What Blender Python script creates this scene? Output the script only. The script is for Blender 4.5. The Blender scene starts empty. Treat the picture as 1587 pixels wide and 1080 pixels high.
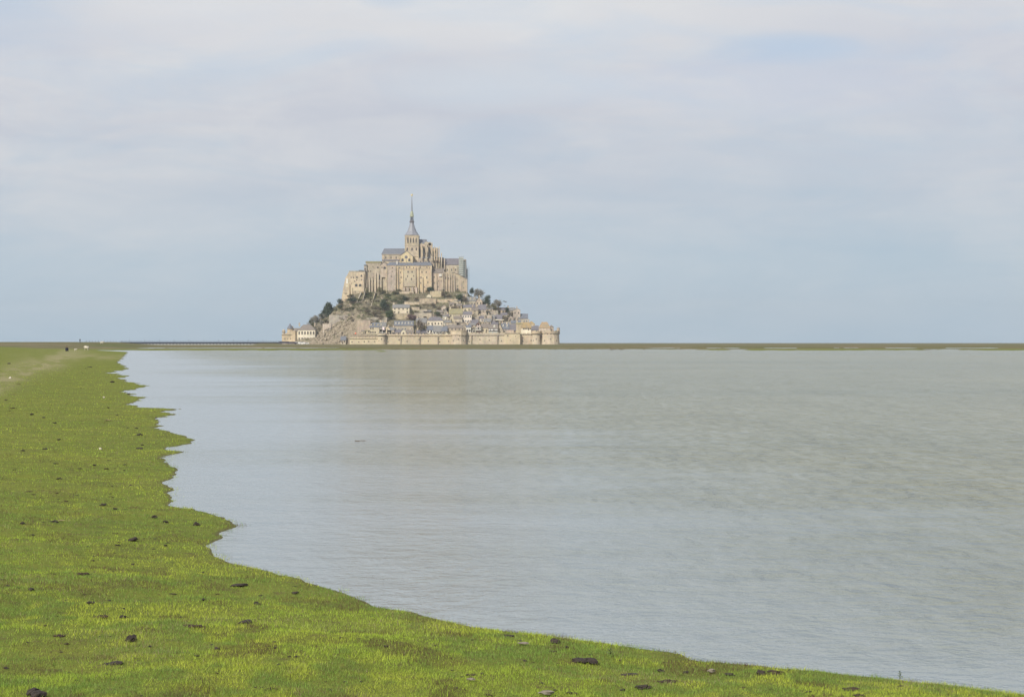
import bpy, math, random
import numpy as np
R = math.radians
random.seed(7); rng = np.random.default_rng(7)
C = bpy.context.scene.collection
scene = bpy.context.scene

# ---------------------------------------------------------------- camera
F, CX, HY, H = 2980.0, 793.5, 531.0, 2.0        # focal length in photo pixels, centre column, horizon row, eye height
cam = bpy.data.cameras.new('camera'); cam.sensor_width = 36; cam.lens = 36*F/1587
cam.clip_start = 0.2; cam.clip_end = 30000
co = bpy.data.objects.new('camera', cam); C.objects.link(co)
co.location = (0, 0, H); co.rotation_euler = (R(90) - 9/F, 0, 0)
scene.camera = co

# ---------------------------------------------------------------- sky, sun, exposure
SUN_EL, SUN_AZ = R(37), R(-147)     # azimuth measured from +Y towards +X: behind the camera, to the left
w = bpy.data.worlds.new('World'); scene.world = w; w.use_nodes = True
nt = w.node_tree; nt.nodes.clear()
def N(t, **k):
    n = nt.nodes.new(t)
    for a, b in k.items(): setattr(n, a, b)
    return n
def L(a, b): nt.links.new(a, b)
def math_(op, a, b=None, c=None, clamp=False):
    n = N('ShaderNodeMath', operation=op); n.use_clamp = clamp
    for i, v in enumerate((a, b, c)):
        if v is None: continue
        if isinstance(v, (int, float)): n.inputs[i].default_value = v
        else: L(v, n.inputs[i])
    return n.outputs[0]
def mixc(f, a, b):
    n = N('ShaderNodeMix', data_type='RGBA')
    for s, v in ((n.inputs[0], f), (n.inputs[6], a), (n.inputs[7], b)):
        if isinstance(v, (int, float)): s.default_value = v
        elif isinstance(v, tuple): s.default_value = (*v, 1)
        else: L(v, s)
    return n.outputs[2]
def ramp(f, stops, interp='LINEAR'):
    n = N('ShaderNodeValToRGB'); L(f, n.inputs[0]); cr = n.color_ramp; cr.interpolation = interp
    while len(cr.elements) < len(stops): cr.elements.new(0.5)
    for e, (p, c) in zip(cr.elements, stops):
        e.position = p; e.color = (c, c, c, 1) if isinstance(c, (int, float)) else (*c, 1)
    return n.outputs[0]
sky = N('ShaderNodeTexSky', sky_type='NISHITA', sun_disc=False, sun_elevation=SUN_EL, sun_rotation=SUN_AZ)
skyc = N('ShaderNodeVectorMath', operation='SCALE'); L(sky.outputs[0], skyc.inputs[0]); skyc.inputs['Scale'].default_value = 0.09
tc = N('ShaderNodeTexCoord'); sep = N('ShaderNodeSeparateXYZ'); L(tc.outputs['Generated'], sep.inputs[0])
sx, sy, sz = sep.outputs
zz = math_('MAXIMUM', sz, 0.0)
def skynoise(scale, rx, rz, detail=6, rough=.55, off=(0, 0, 0), dist=0.0):
    m = N('ShaderNodeMapping'); m.inputs['Scale'].default_value = (rx, rx, rz); m.inputs['Location'].default_value = off
    m.inputs['Rotation'].default_value = (0, R(-6), 0)
    L(tc.outputs['Generated'], m.inputs[0])
    n = N('ShaderNodeTexNoise'); L(m.outputs[0], n.inputs['Vector']); n.inputs['Scale'].default_value = scale
    n.inputs['Detail'].default_value = detail; n.inputs['Roughness'].default_value = rough; n.inputs['Distortion'].default_value = dist
    return n.outputs['Fac']
n1 = skynoise(1.0, 6, 20, 8, .56, (3.1, 1.7, .6), .5)
n2 = skynoise(1.0, 3.4, 13, 7, .5, (7.3, 0.2, 4.2), .5)
n3 = skynoise(1.0, 8, 38, 7, .6, (1.3, 5.2, .2), .8)
n4 = skynoise(1.0, 15, 44, 6, .6, (2.3, 8.2, 1.2), .6)
n5 = skynoise(1.0, 2.2, 26, 5, .55, (9.1, 3.3, 2.2), .8)
# cloud colour by elevation, a grey-blue deck near the horizon and whiter higher up
base = ramp(math_('MULTIPLY', zz, 2.5), [(0.0, (.440, .580, .705)), (.10, (.462, .582, .690)), (.19, (.510, .580, .675)), (.28, (.515, .552, .650)),
                                         (.37, (.550, .580, .680)), (.45, (.665, .685, .735)), (1.0, (.64, .65, .69))])
blue = ramp(math_('MULTIPLY', zz, 2.5), [(0.0, (.38, .52, .64)), (.2, (.42, .555, .68)), (.45, (.50, .655, .84)), (1.0, (.42, .58, .82))])
lit = ramp(n2, [(.41, 0.0), (.60, 1.0)])
fine = ramp(n1, [(.44, 0.0), (.60, 1.0)])
mott = ramp(n4, [(.40, 0.0), (.62, 1.0)]); band = ramp(n5, [(.40, 0.0), (.60, 1.0)])
v = math_('ADD', math_('ADD', math_('MULTIPLY', lit, .36), math_('MULTIPLY', fine, .28)), math_('ADD', math_('MULTIPLY', mott, .27), math_('MULTIPLY', band, .24)))
elev = N('ShaderNodeMapRange'); L(zz, elev.inputs[0]); elev.inputs[1].default_value = .01; elev.inputs[2].default_value = .11; elev.inputs[3].default_value = .26; elev.inputs[4].default_value = .90
bright = mixc(math_('MULTIPLY', v, elev.outputs[0]), base, (.735, .735, .752))
thin = mixc(math_('MULTIPLY', ramp(n3, [(.46, 0.0), (.74, 1.0)]), .42), bright, blue)
def spot(px, py, wx, wy):
    dx, dz = (px - CX)/F, (HY - py)/F
    a = math_('DIVIDE', math_('SUBTRACT', math_('DIVIDE', sx, math_('MAXIMUM', sy, .05)), dx), wx/F)
    b = math_('DIVIDE', math_('SUBTRACT', math_('DIVIDE', sz, math_('MAXIMUM', sy, .05)), dz), wy/F)
    d = math_('ADD', math_('MULTIPLY', a, a), math_('MULTIPLY', b, b))
    d = math_('ADD', d, math_('MULTIPLY', math_('SUBTRACT', n1, .5), 4.2))
    d = math_('ADD', d, math_('MULTIPLY', math_('SUBTRACT', n4, .5), 3.0))
    g = N('ShaderNodeMapRange'); g.interpolation_type = 'SMOOTHSTEP'; L(d, g.inputs[0])
    g.inputs[1].default_value = 2.3; g.inputs[2].default_value = -1.2; g.inputs[3].default_value = 0; g.inputs[4].default_value = 1
    return math_('MULTIPLY', g.outputs[0], math_('GREATER_THAN', sy, .1))
white = thin
for s, amt, colr in ((spot(330, 10, 300, 66), .8, (.80, .795, .80)), (spot(870, 10, 300, 62), .85, (.82, .81, .80)),
                     (spot(800, 128, 200, 30), .6, (.66, .73, .80)), (spot(1420, 255, 330, 28), .28, (.66, .68, .73)),
                     (spot(1190, 130, 260, 46), .5, (.62, .67, .78))):
    white = mixc(math_('MULTIPLY', s, amt), white, colr)
hole = math_('ADD', math_('MULTIPLY', spot(10, 15, 120, 62), 1.0), math_('MULTIPLY', spot(1195, 74, 130, 20), .95), clamp=True)
hole = math_('ADD', hole, math_('MULTIPLY', spot(603, -2, 40, 16), .8), clamp=True)
open_sky = mixc(.62, skyc.outputs[0], (.54, .69, .90))
hole = math_('MULTIPLY', math_('MULTIPLY', hole, math_('ADD', .55, math_('MULTIPLY', n4, .6))), .72)
allc = mixc(hole, white, open_sky)
allc = mixc(.06, allc, skyc.outputs[0])
bg = N('ShaderNodeBackground'); L(allc, bg.inputs[0]); bg.inputs[1].default_value = 1.0
wo = N('ShaderNodeOutputWorld'); L(bg.outputs[0], wo.inputs[0])

sl = bpy.data.lights.new('sun', 'SUN'); sl.energy = 4.3; sl.angle = R(1.5); sl.color = (1.0, .93, .80)
so = bpy.data.objects.new('sun', sl); C.objects.link(so)
# light travels away from the sun's place in the sky
sd = (math.sin(SUN_AZ)*math.cos(SUN_EL), math.cos(SUN_AZ)*math.cos(SUN_EL), math.sin(SUN_EL))
from mathutils import Vector
so.rotation_euler = Vector(sd).to_track_quat('Z', 'Y').to_euler()
vs = scene.view_settings; vs.view_transform = 'Standard'; vs.look = 'None'; vs.exposure = 0.0; vs.gamma = 1; vs.use_curve_mapping = False
scene.cycles.max_bounces = 6; scene.cycles.volume_bounces = 0; scene.cycles.use_denoising = True

# ---------------------------------------------------------------- helpers
def P(px, py, Y): return ((px-CX)/F*Y, Y, H + (HY-py)/F*Y)
def X_(px, Y): return (px-CX)/F*Y
def Z_(py, Y): return H + (HY-py)/F*Y
def tag(o, label=None, cat=None, group=None, kind=None):
    if label: o['label'] = label
    if cat: o['category'] = cat
    if group: o['group'] = group
    if kind: o['kind'] = kind
    return o
def empty(name, loc, rz=0):
    o = bpy.data.objects.new(name, None); o.location = loc; o.rotation_euler = (0, 0, rz); o.empty_display_size = .5
    C.objects.link(o); return o
class MB:
    """collects faces in world (or local) coordinates and links them as one mesh object"""
    def __init__(s): s.v = []; s.f = []; s.m = []; s.mi = 0
    def add(s, vs_, fs):
        b = len(s.v); s.v += [tuple(p) for p in vs_]
        for f in fs: s.f.append([b+i for i in f]); s.m.append(s.mi)
        return s
    def box(s, x0, x1, y0, y1, z0, z1):
        if x0 > x1: x0, x1 = x1, x0
        if y0 > y1: y0, y1 = y1, y0
        if z0 > z1: z0, z1 = z1, z0
        return s.add([(x0,y0,z0),(x1,y0,z0),(x1,y1,z0),(x0,y1,z0),(x0,y0,z1),(x1,y0,z1),(x1,y1,z1),(x0,y1,z1)],
                     [(0,3,2,1),(4,5,6,7),(0,1,5,4),(1,2,6,5),(2,3,7,6),(3,0,4,7)])
    def prism_y(s, poly, y0, y1):
        """poly: (x, z) outline, counter-clockwise seen from the front"""
        n = len(poly)
        v_ = [(x, y0, z) for x, z in poly] + [(x, y1, z) for x, z in poly]
        return s.add(v_, [tuple(range(n)), tuple(range(2*n-1, n-1, -1))] + [(i, i+n, (i+1) % n+n, (i+1) % n) for i in range(n)])
    def prism_x(s, poly, x0, x1):
        n = len(poly)
        v_ = [(x0, y, z) for y, z in poly] + [(x1, y, z) for y, z in poly]
        return s.add(v_, [tuple(range(n-1, -1, -1)), tuple(range(n, 2*n))] + [(i, (i+1) % n, (i+1) % n+n, i+n) for i in range(n)])
    def prism_z(s, poly, z0, z1, k=1.0):
        n = len(poly); cx = sum(p[0] for p in poly)/n; cy = sum(p[1] for p in poly)/n
        v_ = [(x, y, z0) for x, y in poly] + [(cx+(x-cx)*k, cy+(y-cy)*k, z1) for x, y in poly]
        return s.add(v_, [tuple(range(n-1, -1, -1)), tuple(range(n, 2*n))] + [(i, (i+1) % n, (i+1) % n+n, i+n) for i in range(n)])
    def lathe(s, cx, cy, prof, n=16, ph=0.0):
        v_ = []; f_ = []
        for r, z in prof:
            for i in range(n):
                a = 2*math.pi*i/n + ph; v_.append((cx+r*math.cos(a), cy+r*math.sin(a), z))
        for k in range(len(prof)-1):
            for i in range(n):
                j = (i+1) % n; f_.append((k*n+i, k*n+j, (k+1)*n+j, (k+1)*n+i))
        f_.append(tuple(range(n-1, -1, -1))); f_.append(tuple((len(prof)-1)*n+i for i in range(n)))
        return s.add(v_, f_)
    def pyr(s, x0, x1, y0, y1, z0, z1, k=0.0):
        cx, cy = (x0+x1)/2, (y0+y1)/2; hx, hy = (x1-x0)/2*k, (y1-y0)/2*k
        if k <= 0:
            return s.add([(x0,y0,z0),(x1,y0,z0),(x1,y1,z0),(x0,y1,z0),(cx,cy,z1)], [(0,3,2,1),(0,1,4),(1,2,4),(2,3,4),(3,0,4)])
        return s.add([(x0,y0,z0),(x1,y0,z0),(x1,y1,z0),(x0,y1,z0),(cx-hx,cy-hy,z1),(cx+hx,cy-hy,z1),(cx+hx,cy+hy,z1),(cx-hx,cy+hy,z1)],
                     [(0,3,2,1),(4,5,6,7),(0,1,5,4),(1,2,6,5),(2,3,7,6),(3,0,4,7)])
    def tube(s, p, q, r0, r1=None, n=5):
        r1 = r0 if r1 is None else r1
        p, q = Vector(p), Vector(q); d = (q-p)
        if d.length < 1e-6: return s
        d.normalize(); a = d.orthogonal().normalized(); b = d.cross(a)
        v_ = [p+(a*math.cos(2*math.pi*i/n)+b*math.sin(2*math.pi*i/n))*r0 for i in range(n)]
        v_ += [q+(a*math.cos(2*math.pi*i/n)+b*math.sin(2*math.pi*i/n))*r1 for i in range(n)]
        return s.add(v_, [tuple(range(n-1, -1, -1)), tuple(range(n, 2*n))] + [(i, (i+1) % n, (i+1) % n+n, i+n) for i in range(n)])
    def build(s, name, mats, parent=None, smooth=False, local=False):
        if not isinstance(mats, (list, tuple)): mats = [mats]
        off = (0, 0, 0)
        if parent is not None and not local: off = parent.get('o', tuple(parent.location))
        me = bpy.data.meshes.new(name)
        me.from_pydata([(a-off[0], b-off[1], c-off[2]) for a, b, c in s.v], [], s.f)
        for m in mats: me.materials.append(m)
        if len(mats) > 1: me.polygons.foreach_set('material_index', s.m)
        if smooth: me.polygons.foreach_set('use_smooth', [True]*len(me.polygons))
        o = bpy.data.objects.new(name, me); C.objects.link(o)
        if parent is not None: o.parent = parent
        return o

# numpy value noise
def _hash(ix, iy, seed):
    h = (ix.astype(np.int64)*374761393 + iy.astype(np.int64)*668265263 + seed*982451653) & 0xffffffff
    h = ((h ^ (h >> 13))*1274126177) & 0xffffffff
    return ((h ^ (h >> 16)) & 0xffff)/65535.0
def vn(x, y, seed=0):
    x = np.asarray(x, float); y = np.asarray(y, float)
    ix, iy = np.floor(x), np.floor(y); fx, fy = x-ix, y-iy
    fx = fx*fx*(3-2*fx); fy = fy*fy*(3-2*fy)
    a, b = _hash(ix, iy, seed), _hash(ix+1, iy, seed); c, d = _hash(ix, iy+1, seed), _hash(ix+1, iy+1, seed)
    return (a*(1-fx)+b*fx)*(1-fy) + (c*(1-fx)+d*fx)*fy
def fbm(x, y, seed=0, o=4):
    t = 0; a = .5; n = 0
    for i in range(o): t = t + a*vn(x*2**i, y*2**i, seed+i*17); n += a; a *= .5
    return t/n
def sst(x, a, b):
    t = np.clip((x-a)/(b-a), 0, 1); return t*t*(3-2*t)

# ---------------------------------------------------------------- materials
def newmat(name):
    global nt
    m = bpy.data.materials.new(name); m.use_nodes = True; nt = m.node_tree
    b = nt.nodes['Principled BSDF']; return m, b
def setup_noise(scale, detail=5, rough=.6, coord='Object', vscale=(1, 1, 1), kind='noise'):
    t = N('ShaderNodeTexCoord'); src = t.outputs[coord] if coord != 'World' else N('ShaderNodeNewGeometry').outputs['Position']
    mp = N('ShaderNodeMapping'); mp.inputs['Scale'].default_value = vscale; L(src, mp.inputs[0])
    if kind == 'noise':
        n = N('ShaderNodeTexNoise'); n.inputs['Detail'].default_value = detail; n.inputs['Roughness'].default_value = rough
    else:
        n = N('ShaderNodeTexVoronoi')
    n.inputs['Scale'].default_value = scale; L(mp.outputs[0], n.inputs['Vector'])
    return n
def stone(name, a, b, c=None, scale=.25, rough=.9, stain=.75, fine=.8, bump=.35):
    """masonry: two-tone mottling, block-sized variation, running vertical weather stains"""
    m, bs = newmat(name)
    n1_ = setup_noise(scale, 5, .65, 'World').outputs['Fac']
    n0_ = setup_noise(.10, 6, .7, 'World', (1, 1, .8)).outputs['Fac']
    n2_ = setup_noise(fine, 3, .7, 'World', (1, 1, 2.2)).outputs['Fac']
    a = (a[0]*.97, a[1]*.955, a[2]*.91); b = (b[0]*1.09, b[1]*1.075, b[2]*1.01)
    col = mixc(ramp(n1_, [(.40, 0.0), (.60, 1.0)]), a, b)
    col = mixc(math_('MULTIPLY', ramp(n0_, [(.50, 0.0), (.66, 1.0)]), .55), col, (a[0]*.62, a[1]*.64, a[2]*.68))
    col = mixc(math_('MULTIPLY', ramp(n0_, [(.34, 1.0), (.46, 0.0)]), .35), col, (min(.7, b[0]*1.2), b[1]*1.12, b[2]*.9))
    dk = tuple(x*.55 for x in a)
    st = setup_noise(.5, 4, .6, 'World', (1, 1, .12)).outputs['Fac']
    col = mixc(math_('MULTIPLY', ramp(st, [(.5, 0.0), (.72, 1.0)]), stain), col, dk)
    cc = c or tuple(min(1, x*1.25) for x in b)
    col = mixc(math_('MULTIPLY', ramp(n2_, [(.42, 0.0), (.7, 1.0)]), .5), col, cc)
    vo = setup_noise(1.4, kind='vor', coord='World', vscale=(1, 1, 2.4))
    col2 = mixc(.16, col, vo.outputs['Color'])
    hs = N('ShaderNodeHueSaturation'); hs.inputs['Saturation'].default_value = .95; L(col2, hs.inputs['Color'])
    col2 = mixc(.5, col, hs.outputs[0])
    orn = N('ShaderNodeObjectInfo').outputs['Random']
    tv = N('ShaderNodeHueSaturation'); L(col2, tv.inputs['Color']); L(math_('ADD', .84, math_('MULTIPLY', orn, .26)), tv.inputs['Value']); L(math_('ADD', .80, math_('MULTIPLY', math_('FRACT', math_('MULTIPLY', orn, 7.3)), .30)), tv.inputs['Saturation']); L(math_('ADD', .492, math_('MULTIPLY', math_('FRACT', math_('MULTIPLY', orn, 13.7)), .016)), tv.inputs['Hue']); col2 = tv.outputs[0]
    L(col2, bs.inputs['Base Color']); bs.inputs['Roughness'].default_value = rough; bs.inputs['Specular IOR Level'].default_value = .2
    bp = N('ShaderNodeBump'); bp.inputs['Strength'].default_value = bump; bp.inputs['Distance'].default_value = .25
    L(n2_, bp.inputs['Height']); L(bp.outputs[0], bs.inputs['Normal'])
    return m
def plain(name, a, b=None, scale=1.0, rough=.7, metal=0.0, coord='World', vs_=(1, 1, 1), spec=.3):
    m, bs = newmat(name); b = b or tuple(x*.75 for x in a)
    n = setup_noise(scale, 4, .6, coord, vs_).outputs['Fac']
    L(mixc(ramp(n, [(.35, 0.0), (.65, 1.0)]), a, b), bs.inputs['Base Color'])
    bs.inputs['Roughness'].default_value = rough; bs.inputs['Metallic'].default_value = metal
    bs.inputs['Specular IOR Level'].default_value = spec
    return m
M = {}
M['stone_gold'] = stone('stone_gold', (0.476, 0.389, 0.261), (0.58, 0.481, 0.325), (0.696, 0.586, 0.412))
M['stone_buff'] = stone('stone_buff', (0.408, 0.342, 0.258), (0.528, 0.438, 0.318), (0.636, 0.54, 0.408))
M['stone_pink'] = stone('stone_pink', (0.396, 0.324, 0.258), (0.492, 0.402, 0.324), (0.588, 0.492, 0.396))
M['stone_grey'] = stone('stone_grey', (0.3, 0.27, 0.228), (0.408, 0.36, 0.294), (0.528, 0.468, 0.384))
M['stone_wall'] = stone('stone_rampart', (0.497, 0.405, 0.286), (0.572, 0.475, 0.335), (0.659, 0.562, 0.416), stain=.25, scale=.12)
M['stone_wall2'] = stone('stone_rampart_grey', (0.414, 0.345, 0.259), (0.529, 0.443, 0.328), (0.621, 0.529, 0.402), stain=.4, scale=.15)
M['stone_dark'] = stone('stone_dark_course', (.20, .165, .125), (.26, .215, .165), (.3, .25, .19))  # much darker stone for corbels, courses, pilasters and opening surrounds
M['cream'] = stone('cream_render', (.62, .56, .43), (.70, .63, .49), (.74, .68, .55), stain=.15)
M['white'] = stone('white_render', (.68, .66, .61), (.76, .74, .69), (.8, .78, .73), stain=.12)
M['pinkw'] = stone('pale_pink_render', (.62, .52, .45), (.70, .60, .52), (.74, .66, .58), stain=.12)
M['slate_blue'] = plain('slate_blue', (.125, .135, .165), (.175, .185, .215), .8, .6)
M['slate_violet'] = plain('slate_violet', (.135, .125, .145), (.185, .175, .19), .8, .6)
M['slate_grey'] = plain('slate_grey', (.16, .16, .165), (.23, .225, .22), .8, .65)
M['slate_brown'] = plain('roof_brown', (.17, .145, .13), (.235, .205, .18), .8, .75)
M['lichen'] = plain('roof_lichen_gold', (.38, .27, .12), (.24, .20, .15), .45, .85)
M['olive_roof'] = plain('roof_olive_lichen', (.29, .26, .14), (.23, .21, .14), .5, .85)
M['orange_roof'] = plain('roof_orange_lichen', (.38, .255, .15), (.27, .235, .17), .22, .85)
M['window'] = plain('glass_and_dark_opening', (.045, .045, .05), (.07, .07, .08), 1.0, .25, spec=.5)
M['trim'] = plain('stone_trim', (.46, .40, .30), (.40, .34, .26), .8, .85)
M['wtrim'] = plain('white_trim', (.72, .70, .66), None, .8, .7)
M['timber'] = plain('dark_timber', (.07, .05, .04), (.10, .075, .06), 1.0, .8)
M['red_timber'] = plain('red_timber', (.32, .09, .07), (.25, .07, .06), 1.0, .8)
M['lead'] = plain('lead_sheet', (.27, .28, .32), (.20, .21, .25), .9, .5)
M['gilt'] = plain('gilded_copper', (.80, .68, .38), (.7, .58, .3), 2.0, .35, .3)
M['bronze'] = plain('greened_bronze', (.40, .42, .30), (.30, .33, .25), 1.0, .5)
M['metal'] = plain('galvanised_metal', (.42, .46, .46), (.34, .38, .38), 1.5, .5, .2)
M['sheet'] = plain('scaffold_netting', (.46, .49, .45), (.36, .39, .37), .6, .85)
M['deck'] = plain('bridge_steel', (.030, .034, .050), (.045, .05, .07), .3, .6)
M['pier'] = plain('bridge_pier', (.16, .16, .17), (.22, .21, .21), .5, .8)
M['wpaint'] = plain('white_paint', (.80, .80, .80), (.72, .72, .72), .7, .35, spec=.5)
M['dpaint'] = plain('dark_paint', (.05, .045, .07), (.07, .06, .09), .7, .35, spec=.5)
M['awning'] = plain('orange_red_canvas', (.75, .20, .12), (.62, .16, .10), 1.2, .8)
M['trunk'] = plain('bark', (.12, .095, .075), (.18, .145, .11), 1.5, .95)
M['tyre'] = plain('rubber', (.02, .02, .02), None, 1, .8)
def leafmat(name, a, b, scale=.7):
    m, bs = newmat(name)
    n = setup_noise(scale, 4, .7, 'World').outputs['Fac']
    oi = N('ShaderNodeObjectInfo').outputs['Random']
    k = math_('ADD', ramp(n, [(.3, 0.0), (.7, 1.0)]), math_('MULTIPLY', math_('SUBTRACT', oi, .5), .5), clamp=True)
    L(mixc(k, a, b), bs.inputs['Base Color']); bs.inputs['Roughness'].default_value = .8; bs.inputs['Specular IOR Level'].default_value = .15
    return m
M['dark_leaf'] = leafmat('foliage_dark_evergreen', (.035, .050, .036), (.075, .095, .055))
M['green_leaf'] = leafmat('foliage_green', (.06, .085, .035), (.11, .135, .06))
M['olive_leaf'] = leafmat('foliage_olive', (.12, .12, .06), (.18, .165, .09))
M['brown_leaf'] = leafmat('foliage_winter_brown', (.13, .10, .075), (.19, .155, .11))
M['grey_leaf'] = leafmat('twigs_grey', (.20, .185, .16), (.28, .26, .22))
M['purple_leaf'] = leafmat('foliage_purple', (.14, .085, .095), (.20, .13, .125))
M['gold_leaf'] = leafmat('foliage_yellow', (.20, .185, .06), (.26, .23, .08))

# ---------------------------------------------------------------- the ground: meadow, shore, sea bed, far marsh in one sheet
shore_px = [(3400,1290),(1900,1112),(1587,1075.7),(1444,1058),(1322,1046),(1166,1031),(1074,1023.5),(1050,1014),(922.6,995.6),(847,984),(752,973),(658,953),
 (582,940.7),(525.6,918),(480,904),(408,884.7),(352,867),(322,846),(341,835.5),(331,825),(359,814),(337.8,802),(302.6,792),(258.6,784.4),
 (265.7,774),(258.6,767),(272.7,754.5),(258.6,747.5),(267,731.6),(258.6,714),(257,708),(275,701),(254,693.6),(287,689),(302.5,681.5),
 (278,674),(236,663),(246.5,656),(237.5,648),(278,641),(250,637),(272,634),(215,631.6),(201,624),(224,616.5),(190.6,607.4),(228,599),
 (180,586),(197,582),(168,578),(197,571),(181.5,562),(190,554),(198,545.4)]
shore = [(X_(px, H*F/(py-HY)), H*F/(py-HY)) for px, py in shore_px]
shore += [(-100, 470), (-135, 520), (-900, 560)]
poly = shore + [(-900, -60), (60, -60), (60, 6)]
S = np.array(shore); PL = np.array(poly)
def signed(x, y):
    """distance to the waterline, positive on the meadow"""
    x = np.asarray(x, float).ravel(); y = np.asarray(y, float).ravel()
    d2 = np.full(x.shape, 1e12)
    for (ax, ay), (bx, by) in zip(S[:-1], S[1:]):
        ex, ey = bx-ax, by-ay; t = np.clip(((x-ax)*ex+(y-ay)*ey)/(ex*ex+ey*ey), 0, 1)
        d2 = np.minimum(d2, (x-ax-t*ex)**2 + (y-ay-t*ey)**2)
    ins = np.zeros(x.shape, bool); n = len(PL)
    for i in range(n):
        ax, ay = PL[i]; bx, by = PL[(i+1) % n]
        if ay == by: continue
        c = ((ay > y) != (by > y)); xi = ax + (y-ay)/(by-ay)*(bx-ax); ins ^= c & (x < xi)
    return np.where(ins, 1, -1)*np.sqrt(d2)
def ground_h(x, y):
    shp = np.shape(x); x = np.asarray(x, float).ravel(); y = np.asarray(y, float).ravel()
    d = signed(x, y)
    r = np.maximum(np.hypot(x, y), 1)
    wob = (fbm(x*1.3, y*.8, 3, 4)-.5)*np.clip(r*.012, .12, 1.4) + (fbm(x*5, y*3.5, 5, 3)-.5)*np.clip(r*.006, .09, .35)
    d = d + wob
    s = np.clip(.075 - (r-14)*.0016, .028, .075)
    A = .36 + .10*(fbm(x/9, y/9, 11)-.5)
    up = A*(1-np.exp(-np.maximum(d, 0)*s/A))
    h = np.where(d > 0, up + .012*np.clip(d/.1, 0, 1), np.maximum(d*.05, -.8))
    micro = (fbm(x*2.6, y*2.6, 21, 4)-.5)*.060 + (fbm(x*.5, y*.5, 29, 3)-.5)*.07
    h = h + micro*np.clip(d/1.2, 0, 1)
    # far side of the water
    yy = np.maximum(y, 1.0); px = CX + x/yy*F; py = HY + H*F/yy
    fwd = y > 380
    e1 = (fbm(px/26, py*.7, 41, 4)-.5)
    tus = fbm(px/3.5, py*1.5, 43, 3)*.35-.17
    py = py + tus
    bandA = np.exp(-((py + e1*1.6 - 542.0)/.95)**2)*(sst(px, -200, 100)*(1-sst(px, 540, 640)) + sst(px, 1040, 1120)*(.45+.55*sst(fbm(px/60, px*0, 5), .35, .6)))
    chan = np.exp(-((py + e1*.9 - 539.6)/.85)**2)*np.clip(sst(px, 70, 110)*(1-sst(px, 470, 580)) + sst(px, 900, 1100)*sst(fbm(px/45, px*0+3, 8), .38, .58), 0, 1)
    main = sst(py + e1*1.4, 541.9, 540.6)
    hm = -.25 + .55*np.clip(main*1.0 - chan*1.15, 0, 1) + 0.0
    hm = np.maximum(hm, -.25 + .55*bandA)
    # low weedy islets in the water
    hm = np.maximum(hm, -.25 + .40*np.exp(-((px-591)/14)**2 - ((py-544.6)/.55)**2))
    hm = np.maximum(hm, -.25 + .262*np.exp(-((px-572)/30)**2 - ((py-552.3 + (px-572)*.02)/.9)**2))
    hm = np.where(fwd, hm, -1)
    # tidal flats behind the marsh, under the footbridge
    flat = sst(y, 1500, 1700)*sst(px, 170, 200)*(1-sst(px, 385, 400))
    hm = hm*(1-flat) + .02*flat
    # grassed dyke on the left that carries the causeway
    dy = sst(y, 600, 860)*(1-sst(px, 172, 250))*2.0 + sst(y, 1500, 1800)*sst(px, 388, 405)*(1-sst(px, 425, 445))*1.2
    hm = hm + np.where(fwd, dy, 0)
    h = np.where(fwd, np.maximum(h, hm), h)
    # gentle rise of the meadow at the left
    h = h + 1.15*sst(-x - .18*y, 8, 60)*sst(y, 130, 300)*(1-sst(y, 420, 560))*(px < 300)
    return h.reshape(shp)
ang = np.concatenate([np.linspace(-180, -24, 34), np.linspace(-22, -17.2, 12), np.linspace(-17, 17, 620), np.linspace(17.2, 22, 12), np.linspace(24, 178, 33)])
rad = np.concatenate([[.4, 2.5, 5], np.geomspace(7, 60, 330), np.geomspace(60.5, 420, 230), np.geomspace(423, 2300, 330), np.geomspace(2400, 9000, 24)])
AA, RR = np.meshgrid(np.radians(ang), rad); GX = RR*np.sin(AA); GY = RR*np.cos(AA)
GZ = ground_h(GX, GY)
nr, na = GX.shape
me = bpy.data.meshes.new('ground')
idx = np.arange(nr*na).reshape(nr, na)
q = np.stack([idx[:-1], np.roll(idx, -1, 1)[:-1], np.roll(idx, -1, 1)[1:], idx[1:]], -1).reshape(-1, 4)
q = q[:, ::-1]
me.vertices.add(nr*na); me.vertices.foreach_set('co', np.stack([GX, GY, GZ], -1).ravel().astype(np.float32))
me.loops.add(len(q)*4); me.loops.foreach_set('vertex_index', q.ravel().astype(np.int32))
me.polygons.add(len(q)); me.polygons.foreach_set('loop_start', np.arange(0, len(q)*4, 4, dtype=np.int32)); me.polygons.foreach_set('loop_total', np.full(len(q), 4, np.int32))
me.update(); me.polygons.foreach_set('use_smooth', np.ones(len(q), bool))
def zones(x, y):
    """what grows where: dry (straw), marsh (brown saltmarsh), flat (pale silt), lush"""
    yy = np.maximum(y, 1.0); px = CX + x/yy*F; py = HY + 1.7*F/yy
    n = fbm(px/20, py/4, 61, 4)
    cen = 592 - 44*np.clip(px/135, 0, 1)**.75
    dry = np.exp(-((py-cen+4)/(9+7*(1-np.clip(px/140, 0, 1))))**2)*(1-sst(px, 90, 160))*(.35+.65*sst(n, .34, .55))
    dry = np.maximum(dry, .75*np.exp(-((px-130)/80)**2-((py-550.5)/4)**2)*sst(n, .3, .7))
    dry = np.where((y > 30) & (y < 460), dry, 0)
    marsh = sst(y, 470, 620)
    leftg = sst(px, 310, 60)*sst(y, 760, 900)
    flat = sst(y, 1500, 1700)*sst(px, 170, 200)*(1-sst(px, 385, 400))
    return np.clip(dry, 0, 1), np.clip(marsh, 0, 1), np.clip(flat, 0, 1), np.clip(leftg, 0, 1)
dz_, mz_, fz_, lz_ = zones(GX, GY)
at = me.color_attributes.new('zone', 'FLOAT_COLOR', 'POINT')
at.data.foreach_set('color', np.stack([dz_, mz_, fz_, lz_], -1).ravel().astype(np.float32))

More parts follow.
